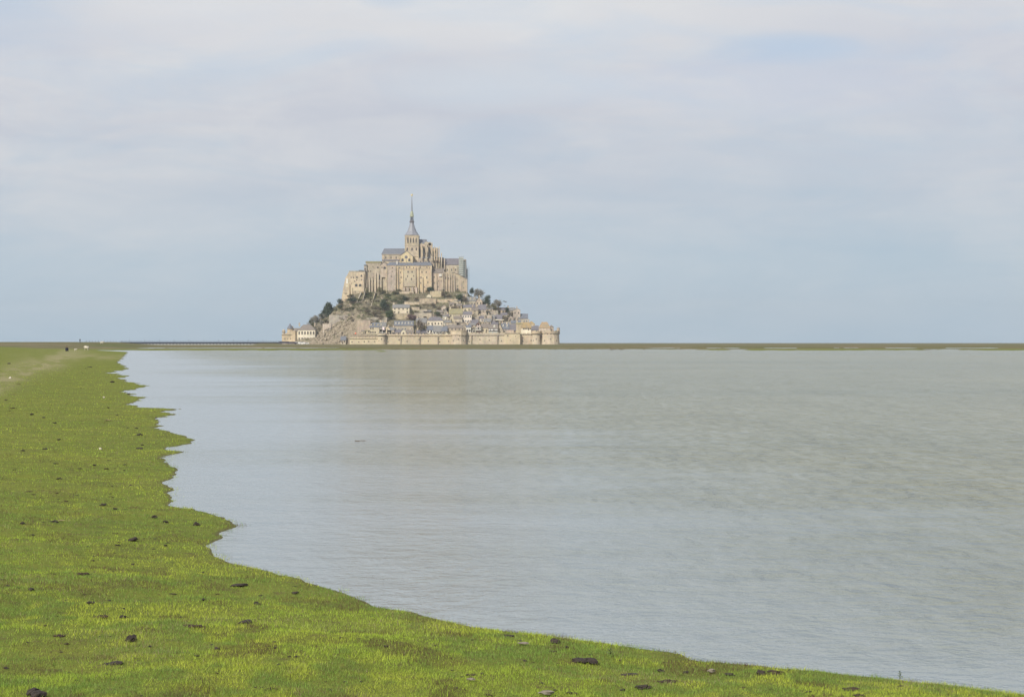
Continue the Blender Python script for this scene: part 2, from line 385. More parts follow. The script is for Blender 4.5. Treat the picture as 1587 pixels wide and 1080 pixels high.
m, bs = newmat('meadow_turf')
geo = N('ShaderNodeNewGeometry'); sp = N('ShaderNodeSeparateXYZ'); L(geo.outputs['Position'], sp.inputs[0])
za = N('ShaderNodeVertexColor', layer_name='zone'); zs = N('ShaderNodeSeparateColor'); L(za.outputs[0], zs.inputs[0])
def wn(scale, detail=4, rough=.6, vs_=(1, 1, 1)): return setup_noise(scale, detail, rough, 'World', vs_).outputs['Fac']
a = wn(.35, 5, .6); b = wn(2.4, 6, .7); c = wn(14, 4, .7); e = wn(60, 3, .7)
g = mixc(ramp(a, [(.36, 0.0), (.64, 1.0)]), (.145, .180, .030), (.200, .218, .036))
g = mixc(math_('MULTIPLY', ramp(b, [(.42, 0.0), (.72, 1.0)]), .65), g, (.090, .125, .028))
g = mixc(math_('MULTIPLY', ramp(c, [(.45, 0.0), (.75, 1.0)]), .6), g, (.235, .235, .055))
g = mixc(math_('MULTIPLY', ramp(wn(5.2, 4, .7), [(.56, 0.0), (.66, 1.0)]), .7), g, (.12, .09, .045))
g = mixc(math_('MULTIPLY', ramp(e, [(.40, 0.0), (.65, 1.0)]), .5), g, (.06, .08, .02))
dryc = mixc(ramp(c, [(.35, 0.0), (.65, 1.0)]), (.30, .27, .155), (.20, .195, .08))
g = mixc(zs.outputs[0], g, dryc)
ms = wn(.03, 6, .7, (.5, .35, 1)); ms2 = wn(.06, 6, .75, (.4, .3, 1))
mc = mixc(ramp(ms, [(.38, 0.0), (.62, 1.0)]), (.120, .112, .050), (.200, .155, .100))
mc = mixc(math_('MULTIPLY', ramp(ms2, [(.42, 0.0), (.62, 1.0)]), .8), mc, (.085, .105, .030))
g = mixc(zs.outputs[1], g, mc)
g = mixc(math_('MULTIPLY', za.outputs['Alpha'], .8), g, (.085, .105, .035))
g = mixc(zs.outputs[2], g, (.42, .42, .38))
# wet silt where the surface meets the water
mud = N('ShaderNodeMapRange'); L(math_('ADD', sp.outputs[2], math_('MULTIPLY', math_('SUBTRACT', b, .5), .03)), mud.inputs[0])
mud.inputs[1].default_value = .002; mud.inputs[2].default_value = .012; mud.inputs[3].default_value = 1; mud.inputs[4].default_value = 0
g = mixc(math_('MULTIPLY', mud.outputs[0], .75), g, (.10, .085, .05))
L(g, bs.inputs['Base Color']); bs.inputs['Roughness'].default_value = .9; bs.inputs['Specular IOR Level'].default_value = .1
bp = N('ShaderNodeBump'); bp.inputs['Strength'].default_value = .7; bp.inputs['Distance'].default_value = .03
L(math_('ADD', c, math_('MULTIPLY', e, .5)), bp.inputs['Height']); L(bp.outputs[0], bs.inputs['Normal'])
me.materials.append(m)
ground = bpy.data.objects.new('ground', me); C.objects.link(ground); tag(ground, kind='structure')

# ---------------------------------------------------------------- the water
m, bs = newmat('silty_water')
geo = N('ShaderNodeNewGeometry')
def vary(scale, vs_, detail=3, rough=.55, rot=0.0, dist=0.0):
    mp = N('ShaderNodeMapping'); mp.inputs['Scale'].default_value = vs_; mp.inputs['Rotation'].default_value = (0, 0, rot)
    L(geo.outputs['Position'], mp.inputs[0])
    n = N('ShaderNodeTexNoise'); n.inputs['Scale'].default_value = scale; n.inputs['Detail'].default_value = detail
    n.inputs['Roughness'].default_value = rough; n.inputs['Distortion'].default_value = dist; L(mp.outputs[0], n.inputs['Vector']); return n.outputs['Fac']
sp = N('ShaderNodeSeparateXYZ'); L(geo.outputs['Position'], sp.inputs[0])
# wind reaches the open water to the right; the lee by the bank stays smooth
lee = math_('ADD', math_('MULTIPLY', sp.outputs[0], 1.0), math_('MULTIPLY', sp.outputs[1], .10))
gust = vary(.035, (.5, 1.5, 1), 4, .6)
gust2 = vary(.12, (.4, 1.6, 1), 4, .6)
ripple_zone = N('ShaderNodeMapRange'); ripple_zone.interpolation_type = 'SMOOTHSTEP'
L(math_('ADD', math_('ADD', math_('MULTIPLY', lee, .16), math_('MULTIPLY', sp.outputs[1], .015)), math_('ADD', math_('MULTIPLY', math_('SUBTRACT', gust, .5), 3.4), math_('MULTIPLY', math_('SUBTRACT', gust2, .5), 2.0))), ripple_zone.inputs[0])
ripple_zone.inputs[1].default_value = .1; ripple_zone.inputs[2].default_value = 2.3
rz = ripple_zone.outputs[0]
w1 = vary(3.4, (1.0, .9, 1), 4, .6, R(12), .4)
w2 = vary(9.0, (.8, 1.1, 1), 3, .6, R(-18), .3)
w3 = vary(.9, (.9, .9, 1), 3, .5, R(25))
hh = math_('ADD', math_('ADD', w1, math_('MULTIPLY', w2, .35)), math_('MULTIPLY', w3, 1.2))
bp = N('ShaderNodeBump'); L(hh, bp.inputs['Height']); bp.inputs['Distance'].default_value = .35
pa = ramp(vary(1.0, (5.5, 1.5, 1), 3, .6, R(4), .4), [(.42, 0.0), (.58, 1.0)])
pb = ramp(vary(1.0, (3.4, .5, 1), 3, .6, R(-3), .4), [(.42, 0.0), (.58, 1.0)])
pc = ramp(vary(1.0, (.55, .09, 1), 4, .6, R(-3), .3), [(.38, 0.0), (.62, 1.0)])
patch = math_('ADD', math_('ADD', math_('MULTIPLY', pa, .40), math_('MULTIPLY', pb, .35)), math_('MULTIPLY', pc, .25))
L(math_('ADD', .15, math_('MULTIPLY', rz, math_('ADD', .10, math_('MULTIPLY', patch, 1.30)))), bp.inputs['Strength'])
L(bp.outputs[0], bs.inputs['Normal'])
silt = mixc(ramp(vary(.02, (.4, 1.4, 1), 4, .6), [(.38, 0.0), (.62, 1.0)]), (.165, .172, .105), (.225, .222, .135))
silt = mixc(rz, (.245, .285, .305), silt)  # calm water: bluish sky reflection painted into the base colour
L(silt, bs.inputs['Base Color'])
bs.inputs['IOR'].default_value = 1.333; bs.inputs['Specular IOR Level'].default_value = .5
L(math_('ADD', .13, math_('MULTIPLY', rz, .0)), bs.inputs['Roughness'])
mb = MB(); nseg = 96
rings = [.5, 20, 80, 300, 1000, 3000, 9000]
vv = [(0, 0, 0)] + [(r*math.cos(2*math.pi*i/nseg), r*math.sin(2*math.pi*i/nseg), 0) for r in rings for i in range(nseg)]
ff = [(0, 1+i, 1+(i+1) % nseg) for i in range(nseg)]
for k in range(len(rings)-1):
    for i in range(nseg):
        j = (i+1) % nseg; ff.append((1+k*nseg+i, 1+(k+1)*nseg+i, 1+(k+1)*nseg+j, 1+k*nseg+j))
mb.add(vv, ff); tag(mb.build('water', m), kind='structure')

# ---------------------------------------------------------------- the rock of the island
tpx = np.array([425,440,450,460,470,480,490,500,510,520,528,535,545,600,670,722,728,740,750,765,780,800,818,830,845,855,862,866])
tpy = np.array([533.6,531,528,522,512,504,498,491,484,476,468,463,453,450,450,450,458,463,469,477,484,493,503,508,513,519,527,533.6])
ztop_t = Z_(tpy, 1990.0)
def island_h(x, y):
    px = CX + x/y*F
    zt = np.interp(px, tpx, ztop_t)
    yf = 1926 - 16*sst(px, 540, 556)
    zb = 9.0*sst(px, 546, 560)*(1-sst(px, 858, 864))
    k = .62 + .30*sst(px, 540, 600)
    t = np.clip((y-yf)/(1982-yf), 0, 1)
    zb = np.minimum(zb, zt)
    z = zb + (zt-zb)*t**k
    rug = (fbm(x/14, y/10, 71, 5)-.5)*8 + (np.abs(fbm(x/4, y/3, 75, 4)-.5)*-7+1) + (fbm(x/1.6, y/1.6, 79, 3)-.5)*2.2
    left = 1-sst(px, 548, 600); amt = (.22+.78*left)*sst(t, 0, .12)*(1-sst(y, 1965, 1976)*.7)
    z = z + rug*amt*np.clip(zt/20, 0, 1)
    back = sst(y, 2024, 2110); z = z*(1-back) - 2*back
    z = np.where(y < yf, np.where((px > 552) & (px < 862), -1, -1), z)
    return z
ys_ = np.arange(1908, 2116, 1.1); xs_ = np.arange(-262, 66, 1.1)
IX, IY = np.meshgrid(xs_, ys_); IZ = island_h(IX, IY)
nr, na = IX.shape; idx = np.arange(nr*na).reshape(nr, na)
q = np.stack([idx[:-1, :-1], idx[:-1, 1:], idx[1:, 1:], idx[1:, :-1]], -1).reshape(-1, 4)
me = bpy.data.meshes.new('hillside_terrain')
me.from_pydata(np.stack([IX, IY, IZ], -1).reshape(-1, 3).tolist(), [], q.tolist())
m, bs = newmat('granite_and_scrub')
a = wn(.18, 6, .7); b = wn(.7, 5, .75); c = wn(.07, 4, .6); v_ = setup_noise(.45, kind='vor', coord='World', vscale=(1, 1, .6))
rk = mixc(ramp(b, [(.35, 0.0), (.65, 1.0)]), (.17, .14, .105), (.40, .34, .26))
rk = mixc(math_('MULTIPLY', ramp(v_.outputs['Distance'], [(.0, 1.0), (.35, 0.0)]), .5), rk, (.11, .09, .065))
vg = mixc(ramp(b, [(.40, 0.0), (.60, 1.0)]), (.070, .066, .038), (.190, .165, .115))
vg = mixc(math_('MULTIPLY', ramp(c, [(.45, 0.0), (.6, 1.0)]), .6), vg, (.095, .115, .045))
geo = N('ShaderNodeNewGeometry'); sp = N('ShaderNodeSeparateXYZ'); L(geo.outputs['Normal'], sp.inputs[0])
pos = N('ShaderNodeSeparateXYZ'); L(geo.outputs['Position'], pos.inputs[0])
k = math_('ADD', math_('MULTIPLY', sp.outputs[2], .9), math_('MULTIPLY', a, 1.5))
k = math_('ADD', k, math_('MULTIPLY', pos.outputs[2], .006))
L(mixc(ramp(math_('MULTIPLY', k, .5), [(.62, 0.0), (.80, .85)]), rk, vg), bs.inputs['Base Color'])
bs.inputs['Roughness'].default_value = .95; bs.inputs['Specular IOR Level'].default_value = .1
bp = N('ShaderNodeBump'); bp.inputs['Strength'].default_value = .8; bp.inputs['Distance'].default_value = .6; L(b, bp.inputs['Height']); L(bp.outputs[0], bs.inputs['Normal'])
M['granite'] = plain('granite_boulder', (.19, .155, .12), (.42, .36, .275), .8, .95)
me.materials.append(m)
hill = bpy.data.objects.new('hillside_terrain', me); C.objects.link(hill); tag(hill, kind='structure')
def ih(x, y): return float(island_h(np.array([x]), np.array([y]))[0])
def drop(px, py, y0=1911, y1=1978):
    Y = np.arange(y0, y1, .5); X = (px-CX)/F*Y; z = island_h(X, Y); zr = Z_(py, Y)
    k = np.nonzero(z >= zr)[0]
    Yh = float(Y[k[0]]) if len(k) else y1
    return Yh

# ---------------------------------------------------------------- windows: one mesh per kind, 1 x 1 m, scaled by the object
def win_mesh(name, arch, trim, pane):
    mb = MB(); t = .16
    if arch:
        out = [(.5*math.cos(a_), .62+.38*math.sin(a_)) for a_ in np.linspace(0, math.pi, 9)]
        inn = [(.34*math.cos(a_), .62+.26*math.sin(a_)) for a_ in np.linspace(0, math.pi, 9)]
        out = [(.5, -.02)] + out + [(-.5, -.02)]; inn = [(.34, .1)] + inn + [(-.34, .1)]
    else:
        out = [(.5, -.02), (.5, 1), (-.5, 1), (-.5, -.02)]; inn = [(.36, .08), (.36, .92), (-.36, .92), (-.36, .08)]
    n = len(out)
    v_ = [(x, -.10, z) for x, z in out] + [(x, -.10, z) for x, z in inn] + [(x, .1, z) for x, z in out] + [(x, -.03, z) for x, z in inn]
    f_ = []
    for i in range(n):
        j = (i+1) % n
        f_.append((i, n+i, n+j, j)); f_.append((i, j, 2*n+j, 2*n+i)); f_.append((n+j, n+i, 3*n+i, 3*n+j))
    mb.add(v_, f_); mb.mi = 1
    mb.add([(x, -.03, z) for x, z in inn], [tuple(range(n-1, -1, -1))])
    if not arch: mb.mi = 0; mb.box(-.03, .03, -.06, -.028, .08, .92)
    o = mb.build(name, [trim, pane]); me_ = o.data; bpy.data.objects.remove(o); return me_
WM = {'rect': win_mesh('window', 0, M['trim'], M['window']), 'arch': win_mesh('arched_window', 1, M['trim'], M['window']),
      'white': win_mesh('window_white', 0, M['wtrim'], M['window']), 'dark': win_mesh('window_dark', 0, M['timber'], M['window']),
      'archdark': win_mesh('arched_opening', 1, M['stone_dark'], M['window'])}  # its dark pane paints in the unlit depth of unglazed openings
def window(parent, x, z, wd, ht, y, kind='rect', name='window', rz=0, world=True):
    o = bpy.data.objects.new(name, WM[kind]); C.objects.link(o); o.parent = parent
    off = parent.get('o', tuple(parent.location)) if world else (0, 0, 0)
    o.location = (x-off[0], y-off[1]-.05, z-off[2]); o.scale = (wd, 1, ht); o.rotation_euler = (0, 0, rz); return o
def thing(name, px, py, Y, label, cat, group=None, rz=0):
    o = empty(name, P(px, py, Y), 0); tag(o, label, cat, group); return o
def Wp(parent, px, py, wpx, hpx, Y, kind='rect', name='window'):
    """window given by its centre column, sill row, size in photo pixels on a wall at distance Y"""
    s = Y/F; return window(parent, X_(px, Y), Z_(py, Y), wpx*s*1.18, hpx*s*1.1, Y, kind, name)

# ---------------------------------------------------------------- a house: wall, roof, windows, chimneys, dormers
def slab(mb, p0, p1, x0, x1, th=.28):
    """roof plane from (y,z) p0 to (y,z) p1 between x0 and x1"""
    (ya, za), (yb, zb) = p0, p1
    mb.add([(x0,ya,za),(x1,ya,za),(x1,yb,zb),(x0,yb,zb),(x0,ya,za-th),(x1,ya,za-th),(x1,yb,zb-th),(x0,yb,zb-th)],
           [(0,1,2,3),(7,6,5,4),(0,4,5,1),(1,5,6,2),(2,6,7,3),(3,7,4,0)])
def house(label, px0, px1, pyt, pye, pyb, wall, roof, style='e', rows=1, cols=None, depth=8.0, Y=None, chim=1, dorm=0,
          rz=0.0, wk='rect', name='stone_house', cat='house', group='houses of the walled village', wsize=(1.5, 2.1), y0=1911):
    if Y is None: Y = drop((px0+px1)/2, pyb, y0)
    s = Y/F; x0, x1 = X_(px0, Y), X_(px1, Y); wd = x1-x0; cx = (x0+x1)/2
    zb = Z_(pyb, Y); ze = Z_(pye, Y)-zb; d = depth
    root = empty(name, (cx, Y+d/2, zb), rz); tag(root, label, cat, group)
    a, b = -wd/2, wd/2; f, k = -d/2, d/2
    W_, Rf = M[wall], M[roof]
    if style == 'e' or style == 'h':
        zr = Z_(pyt, Y+d/2)-zb
        mb = MB(); mb.prism_x([(f, -5), (k, -5), (k, ze), (0, zr-.35), (f, ze)], a, b) if style == 'e' else mb.box(a, b, f, k, -5, ze)
        mb.build('wall', W_, root, local=True)
        rb = MB(); sl_ = (zr-ze)/(d/2)
        if style == 'e':
            slab(rb, (f-.35, ze-.35*sl_+.12), (0, zr), a-.3, b+.3); slab(rb, (k+.35, ze-.35*sl_+.12), (0, zr), a-.3, b+.3)
        else:
            rb.pyr(a-.35, b+.35, f-.35, k+.35, ze, zr, 0); 
            n_ = len(rb.v)-1; rb.v.pop(); h_ = max(0, wd/2-d*.38)
            rb.v += [(-h_, 0, zr), (h_, 0, zr)]; rb.f = [[0, 3, 2, 1], [0, 1, n_+1, n_], [1, 2, n_+1], [2, 3, n_, n_+1], [3, 0, n_]]; rb.m = [0]*5
        ro = rb.build('roof', Rf, root, local=True)
        for i in range(chim):
            cxx = (a+.9 if i % 2 == 0 else b-.9) if i < 2 else random.uniform(a*.5, b*.5)
            cb = MB(); cb.box(cxx-.65, cxx+.65, -.45, .45, zr-1.6, zr+1.5); cb.box(cxx-.75, cxx+.75, -.55, .55, zr+1.5, zr+1.72)
            cb.box(cxx-.4, cxx-.1, -.18, .18, zr+1.72, zr+2.15); cb.box(cxx+.1, cxx+.4, -.18, .18, zr+1.72, zr+2.15)
            cb.build('chimney', M['stone_buff'], ro, local=True)
        for i in range(dorm):
            dx = a + wd*(i+.5)/dorm; zd = ze+.25*(zr-ze); dh = (zr-ze)*.5; dy = f+.25*d/2-.1
            db = MB(); db.prism_y([(dx-.7, zd), (dx+.7, zd), (dx+.7, zd+dh*.65), (dx, zd+dh), (dx-.7, zd+dh*.65)], dy, dy+d*.28)
            do = db.build('dormer', M['cream'] if wk != 'white' else M['white'], root, local=True)
            tb = MB(); tb.prism_y([(dx-.9, zd+dh*.58), (dx, zd+dh*1.0+.05), (dx+.9, zd+dh*.58), (dx+.9, zd+dh*.7), (dx, zd+dh*1.15), (dx-.9, zd+dh*.7)], dy-.15, dy+d*.3)
            tb.build('dormer_roof', Rf, do, local=True)
            window(do, dx, zd+.12, .85, dh*.5, dy, wk, world=False)
    else:
        zr = Z_(pyt, Y)-zb
        mb = MB(); mb.prism_y([(a, -5), (b, -5), (b, ze), (0, zr-.15), (a, ze)], f, k); mb.build('wall', W_, root, local=True)
        rb = MB(); sl_ = (zr-ze)/(wd/2); t = .3
        rb.prism_y([(a-.35, ze-.35*sl_+.1), (a-.35, ze-.35*sl_-.2), (0, zr-.18), (0, zr+.12)], f-.3, k+.3)
        rb.prism_y([(0, zr+.12), (0, zr-.18), (b+.35, ze-.35*sl_-.2), (b+.35, ze-.35*sl_+.1)], f-.3, k+.3)
        ro = rb.build('roof', Rf, root, local=True)
        if chim:
            cb = MB(); cb.box(-.45, .45, k-1.6, k-.5, zr-1, zr+1.7); cb.box(-.55, .55, k-1.7, k-.4, zr+1.7, zr+1.9); cb.build('chimney', M['stone_buff'], ro, local=True)
        if zr-ze > 2.4: window(root, 0, ze+(zr-ze)*.15, .9, 1.3, f, wk, world=False)
    if rows:
        cols = cols or max(1, int(wd/3.3)); fh = ze/rows
        for r in range(rows):
            for c_ in range(cols):
                if random.random() < .08 and rows*cols > 3: continue
                xx = a + wd*(c_+.5)/cols + random.uniform(-.12, .12)*(cat == 'house')
                hh_ = min(wsize[1], fh*.6); window(root, xx, r*fh + fh*.28, wsize[0], hh_, f, wk, world=False)
        xx = a + wd*(.2+.6*random.random())
        db = MB(); db.box(xx-.55, xx+.55, f-.07, f+.05, -.2, min(2.1, ze*.25 if rows > 1 else ze*.7)); db.build('door', M['timber'], root, local=True)
    return root

# ---------------------------------------------------------------- ramparts
def curtain(label, px0, px1, pyt, pyc, Y0, Y1, mat='stone_wall', seams=(), merl=True, slots=3):
    x0, x1 = X_(px0, Y0), X_(px1, Y1); zt = Z_(pyt, (Y0+Y1)/2); zc = Z_(pyc, (Y0+Y1)/2)
    root = empty('rampart_wall', ((x0+x1)/2, (Y0+Y1)/2, 0)); tag(root, label, 'rampart', 'stretches of the ramparts')
    def strip(mb, f0, f1, za, zb_, t0=0.0):
        mb.add([(x0,Y0+f0-t0,za),(x1,Y1+f0-t0,za),(x1,Y1+f1,za),(x0,Y0+f1,za),(x0,Y0+f0,zb_),(x1,Y1+f0,zb_),(x1,Y1+f1,zb_),(x0,Y0+f1,zb_)],
               [(0,3,2,1),(4,5,6,7),(0,1,5,4),(1,2,6,5),(2,3,7,6),(3,0,4,7)])
    mb = MB(); strip(mb, 0, 5, -1, zc, .9); mb.build('wall', M[mat], root)
    cb = MB(); n = max(2, int((x1-x0)/1.5))
    for i in range(n):
        t = (i+.5)/n; x = x0+(x1-x0)*t; y = Y0+(Y1-Y0)*t
        cb.add([(x-.3,y,zc-1.1),(x+.3,y,zc-1.1),(x-.3,y-.75,zc-.003),(x+.3,y-.75,zc-.003),(x-.3,y,zc-.003),(x+.3,y,zc-.003)],
               [(0,1,3,2),(0,2,4),(1,5,3),(2,3,5,4)])
    tag(cb.build('corbel_course', M['stone_dark'], root), kind='stuff')
    pb = MB(); strip(pb, -.75, .2, zc, zt-.45); pb.build('parapet', M[mat], root)
    k = MB(); n = max(2, int((x1-x0)/3.2))
    if merl:
        for i in range(n):
            t0, t1 = (i+.18)/n, (i+.92)/n
            xa, xb = x0+(x1-x0)*t0, x0+(x1-x0)*t1; ya, yb = Y0+(Y1-Y0)*t0, Y0+(Y1-Y0)*t1
            k.add([(xa,ya-.75,zt-.45),(xb,yb-.75,zt-.45),(xb,yb+.1,zt-.45),(xa,ya+.1,zt-.45),(xa,ya-.75,zt+.35),(xb,yb-.75,zt+.35),(xb,yb+.1,zt+.35),(xa,ya+.1,zt+.35)],
                  [(0,3,2,1),(4,5,6,7),(0,1,5,4),(1,2,6,5),(2,3,7,6),(3,0,4,7)])
        tag(k.build('merlons', M[mat], root), kind='stuff')
    for sp_ in seams:
        t = (sp_-px0)/(px1-px0); x = x0+(x1-x0)*t; y = Y0+(Y1-Y0)*t
        b_ = MB(); b_.box(x-.55, x+.55, y-1.05, y, -1, zc-.02); b_.build('pilaster', M['stone_dark'], root)
    for i in range(slots):
        t = (i+.5+random.uniform(-.25, .25))/slots; x = x0+(x1-x0)*t; y = Y0+(Y1-Y0)*t
        o = window(root, x, random.uniform(2.0, zc*.55), .9, 1.3, y-.75, 'archdark', 'gun_port')
    return root
def tower(label, pxc, wpx, pyt, pyc, Y, mat='stone_wall', n=28, batter=.9, cap=None, group='round towers of the ramparts', sides=None):
    s = Y/F; r = wpx/2*s; x = X_(pxc, Y); zt = Z_(pyt, Y); zc = Z_(pyc, Y); y = Y + r*.35; n = sides or n
    root = empty('rampart_tower', (x, y, 0)); tag(root, label, 'tower', group); ph = R(11)
    mb = MB(); mb.lathe(x, y, [(r+batter, -1), (r+.2, 5), (r, zc)], n, ph); mb.build('wall', M[mat], root, smooth=False)
    cb = MB()
    for i in range(int(n*1.3)):
        a_ = 2*math.pi*(i+.5)/int(n*1.3)
        cb.tube((x+r*.98*math.cos(a_), y+r*.98*math.sin(a_), zc-1.1), (x+(r+.7)*math.cos(a_), y+(r+.7)*math.sin(a_), zc-.1), .28, .34, 4)
    tag(cb.build('corbel_course', M['stone_dark'], root), kind='stuff')
    pb = MB(); pb.lathe(x, y, [(r+.75, zc), (r+.8, zt-.4), (r+.3, zt-.4), (r+.2, zt-1.2)], n, ph); pb.build('parapet', M[mat], root)
    mm = MB(); k = max(8, int(2*math.pi*r/3.2))
    for i in range(k):
        a0, a1 = 2*math.pi*(i+.15)/k, 2*math.pi*(i+.85)/k
        pts = [(x+(r+q)*math.cos(a_), y+(r+q)*math.sin(a_)) for q, a_ in ((.8, a0), (.8, a1), (.2, a1), (.2, a0))]
        mm.prism_z(pts, zt-.4, zt+.35)
    tag(mm.build('merlons', M[mat], root), kind='stuff')
    for i in range(3):
        a_ = R(-130+40*i); o = window(root, x+(r+.35)*math.cos(a_), 3.5+1.5*(i % 2), .8, 1.2, y+(r+.35)*math.sin(a_), 'archdark', 'gun_port', rz=a_+math.pi/2)
    return root
YR = 1903
curtain('low outer wall with small gun ports, left of the slim round tower', 542, 587, 523, 524.8, YR+6, YR+1, 'stone_wall', (), True, 5)
tower('slim pale round tower between the low outer wall and the long curtain wall', 591.5, 11.5, 517.5, 519.6, YR, 'stone_wall')
curtain('long sunlit curtain wall between the slim tower and the broad bastion', 597, 700, 518.3, 520.4, YR+3, YR+3, 'stone_wall', (621.5, 651, 679), True, 7)
tower('broad many-sided bastion standing highest in the middle of the ramparts', 710.5, 23.5, 512.4, 519.2, YR+1, 'stone_wall', sides=9, cap=None)
curtain('curtain wall with a dark vertical seam just right of the broad bastion', 722, 784, 515.8, 519.4, YR+5, YR+2, 'stone_wall2', (731, 771.5), True, 4)
curtain('greyish curtain wall left of the second round tower', 798, 827, 516.6, 518.0, YR+4, YR+4, 'stone_wall2', (), True, 3)
r_ = thing('rampart_bastion', 791, 534, YR+1, 'square bastion with a pinkish upper block midway along the right ramparts', 'bastion')
mb = MB(); mb.box(X_(782, YR), X_(806, YR), YR-1, YR+9, -1, Z_(516.4, YR)); mb.build('wall', M['stone_wall'], r_)
mb = MB(); mb.box(X_(784.5, YR), X_(796, YR), YR+1, YR+8, Z_(516.4, YR), Z_(511.5, YR)); mb.build('upper_block', M['stone_pink'], r_)
mb = MB(); mb.box(X_(781.6, YR), X_(806.4, YR), YR-1.4, YR-.9, Z_(517.0, YR), Z_(516.1, YR)); mb.build('string_course', M['stone_dark'], r_)
Wp(r_, 787, 521.5, 1.2, 2.6, YR-1, 'archdark'); Wp(r_, 799, 522, 1, 1.4, YR-1, 'archdark'); Wp(r_, 791, 528, 1, 1.2, YR-1, 'archdark')
tower('second round tower, sunlit on its left side, near the right end of the ramparts', 831, 12.5, 513.0, 517, YR, 'stone_wall')
tower('great round end bastion closing the ramparts at the right', 853, 28, 512.8, 516.5, YR+2, 'stone_wall2', sides=14)
t_ = thing('watch_turret', 866, 513, YR+2, 'small round watch turret on the right rim of the end bastion', 'turret')
mb = MB(); xx = X_(865.4, YR+2); mb.lathe(xx, YR+8, [(1.1, Z_(517, YR)), (1.55, Z_(514, YR)), (1.5, Z_(508.8, YR))], 12); mb.build('wall', M['stone_wall2'], t_)
mb = MB(); mb.lathe(xx, YR+8, [(1.7, Z_(508.8, YR)), (1.6, Z_(508.2, YR)), (.15, Z_(507.0, YR))], 12); mb.build('cap', M['stone_grey'], t_)
# gatehouse with lichened roof on the end bastion
house('big guardhouse with steep orange-lichened gabled roof above the end bastion', 835, 853, 499, 508.5, 513.5, 'stone_pink', 'orange_roof', 'h', 0, depth=8, Y=YR+10, chim=0, name='guardhouse', cat='guardhouse', group=None)
house('low stone annexe stepping down right of the big lichened guardhouse', 851, 858, 503.5, 507, 513.5, 'stone_pink', 'slate_brown', 'h', 0, depth=9, Y=YR+13, chim=0, name='stone_annexe', cat='annexe', group=None)

# ---------------------------------------------------------------- the abbey
def box_part(root, name, px0, px1, pyt, pyb, Y, d, mat, back=0):
    mb = MB(); mb.box(X_(px0, Y), X_(px1, Y), Y, Y+d, Z_(pyb, Y), Z_(pyt, Y)); return mb.build(name, M[mat], root)
def roof_part(root, px0, px1, pye, pyr, Y, d, mat, name='roof', hipl=0, hipr=0, over=.4):
    """ridge along x"""
    x0, x1 = X_(px0, Y)-over, X_(px1, Y)+over; ze = Z_(pye, Y)-.02; zr = Z_(pyr, Y+d/2); s = Y/F
    y0, y1, ym = Y-over, Y+d+over, Y+d/2
    mb = MB(); mb.add([(x0,y0,ze),(x1,y0,ze),(x1,y1,ze),(x0,y1,ze),(x0+hipl*s,ym,zr),(x1-hipr*s,ym,zr),(x0,y0,ze-.25),(x1,y0,ze-.25),(x1,y1,ze-.25),(x0,y1,ze-.25)],
        [(0,1,5,4),(2,3,4,5),(0,4,3),(1,2,5),(6,9,8,7),(0,6,7,1),(1,7,8,2),(2,8,9,3),(3,9,6,0)])
    return mb.build(name, M[mat], root)
def buttress(root, px, pyt, pyb, Y, wpx=1.4, d=2.2, mat='stone_buff', pin=0, lean=0.0, name='buttress'):
    s = Y/F; x = X_(px, Y); h = wpx*s/2; zt, zb = Z_(pyt, Y), Z_(pyb, Y)
    mb = MB(); mb.add([(x-h,Y-d-lean,zb),(x+h,Y-d-lean,zb),(x+h,Y+.3,zb),(x-h,Y+.3,zb),(x-h,Y-d*.45,zt),(x+h,Y-d*.45,zt),(x+h,Y+.3,zt+.5),(x-h,Y+.3,zt+.5)],
        [(0,3,2,1),(4,5,6,7),(0,1,5,4),(1,2,6,5),(2,3,7,6),(3,0,4,7)])
    o = mb.build(name, M[mat], root)
    if pin:
        q = MB(); y = Y-d*.25; k = h*.85; q.box(x-k, x+k, y-k, y+k, zt-.1, zt+pin*.35*s); q.pyr(x-k*1.15, x+k*1.15, y-k*1.15, y+k*1.15, zt+pin*.35*s, zt+pin*s); q.build('pinnacle', M['stone_grey'], o) if False else q.build('pinnacle', M['stone_buff'], root)
    return o
# church
YC = 1993
ch = thing('abbey_church', 640, 452, YC, 'abbey church with slate nave roof and tall needle spire on the summit of the rock', 'church')
box_part(ch, 'nave', 592, 630, 394, 452, YC, 13, 'stone_buff')
roof_part(ch, 591.5, 629, 394, 385.3, YC, 13, 'slate_blue', 'nave_roof', hipl=4)
mb = MB(); mb.box(X_(591.7, YC), X_(628, YC), YC-.5, YC-.05, Z_(394.9, YC), Z_(394.1, YC)); mb.build('cornice', M['trim'], ch)
box_part(ch, 'aisle', 592.5, 620, 404, 452, YC-5, 5.1, 'stone_buff')
mb = MB(); x0, x1 = X_(592, YC-5), X_(620, YC-5)
slab(mb, (YC-5.4, Z_(404.3, YC-5)), (YC-.06, Z_(402.2, YC)), x0, x1); mb.build('aisle_roof', M['slate_violet'], ch)
for p_ in (598, 606, 614): Wp(ch, p_, 401.5, 1.9, 4.2, YC, 'arch')
for p_ in (594.5, 602, 610, 618): buttress(ch, p_, 395.5, 404, YC, .9, .8)
for p_ in (597, 604.5, 612): Wp(ch, p_, 410, 1.5, 3, YC-5, 'arch')
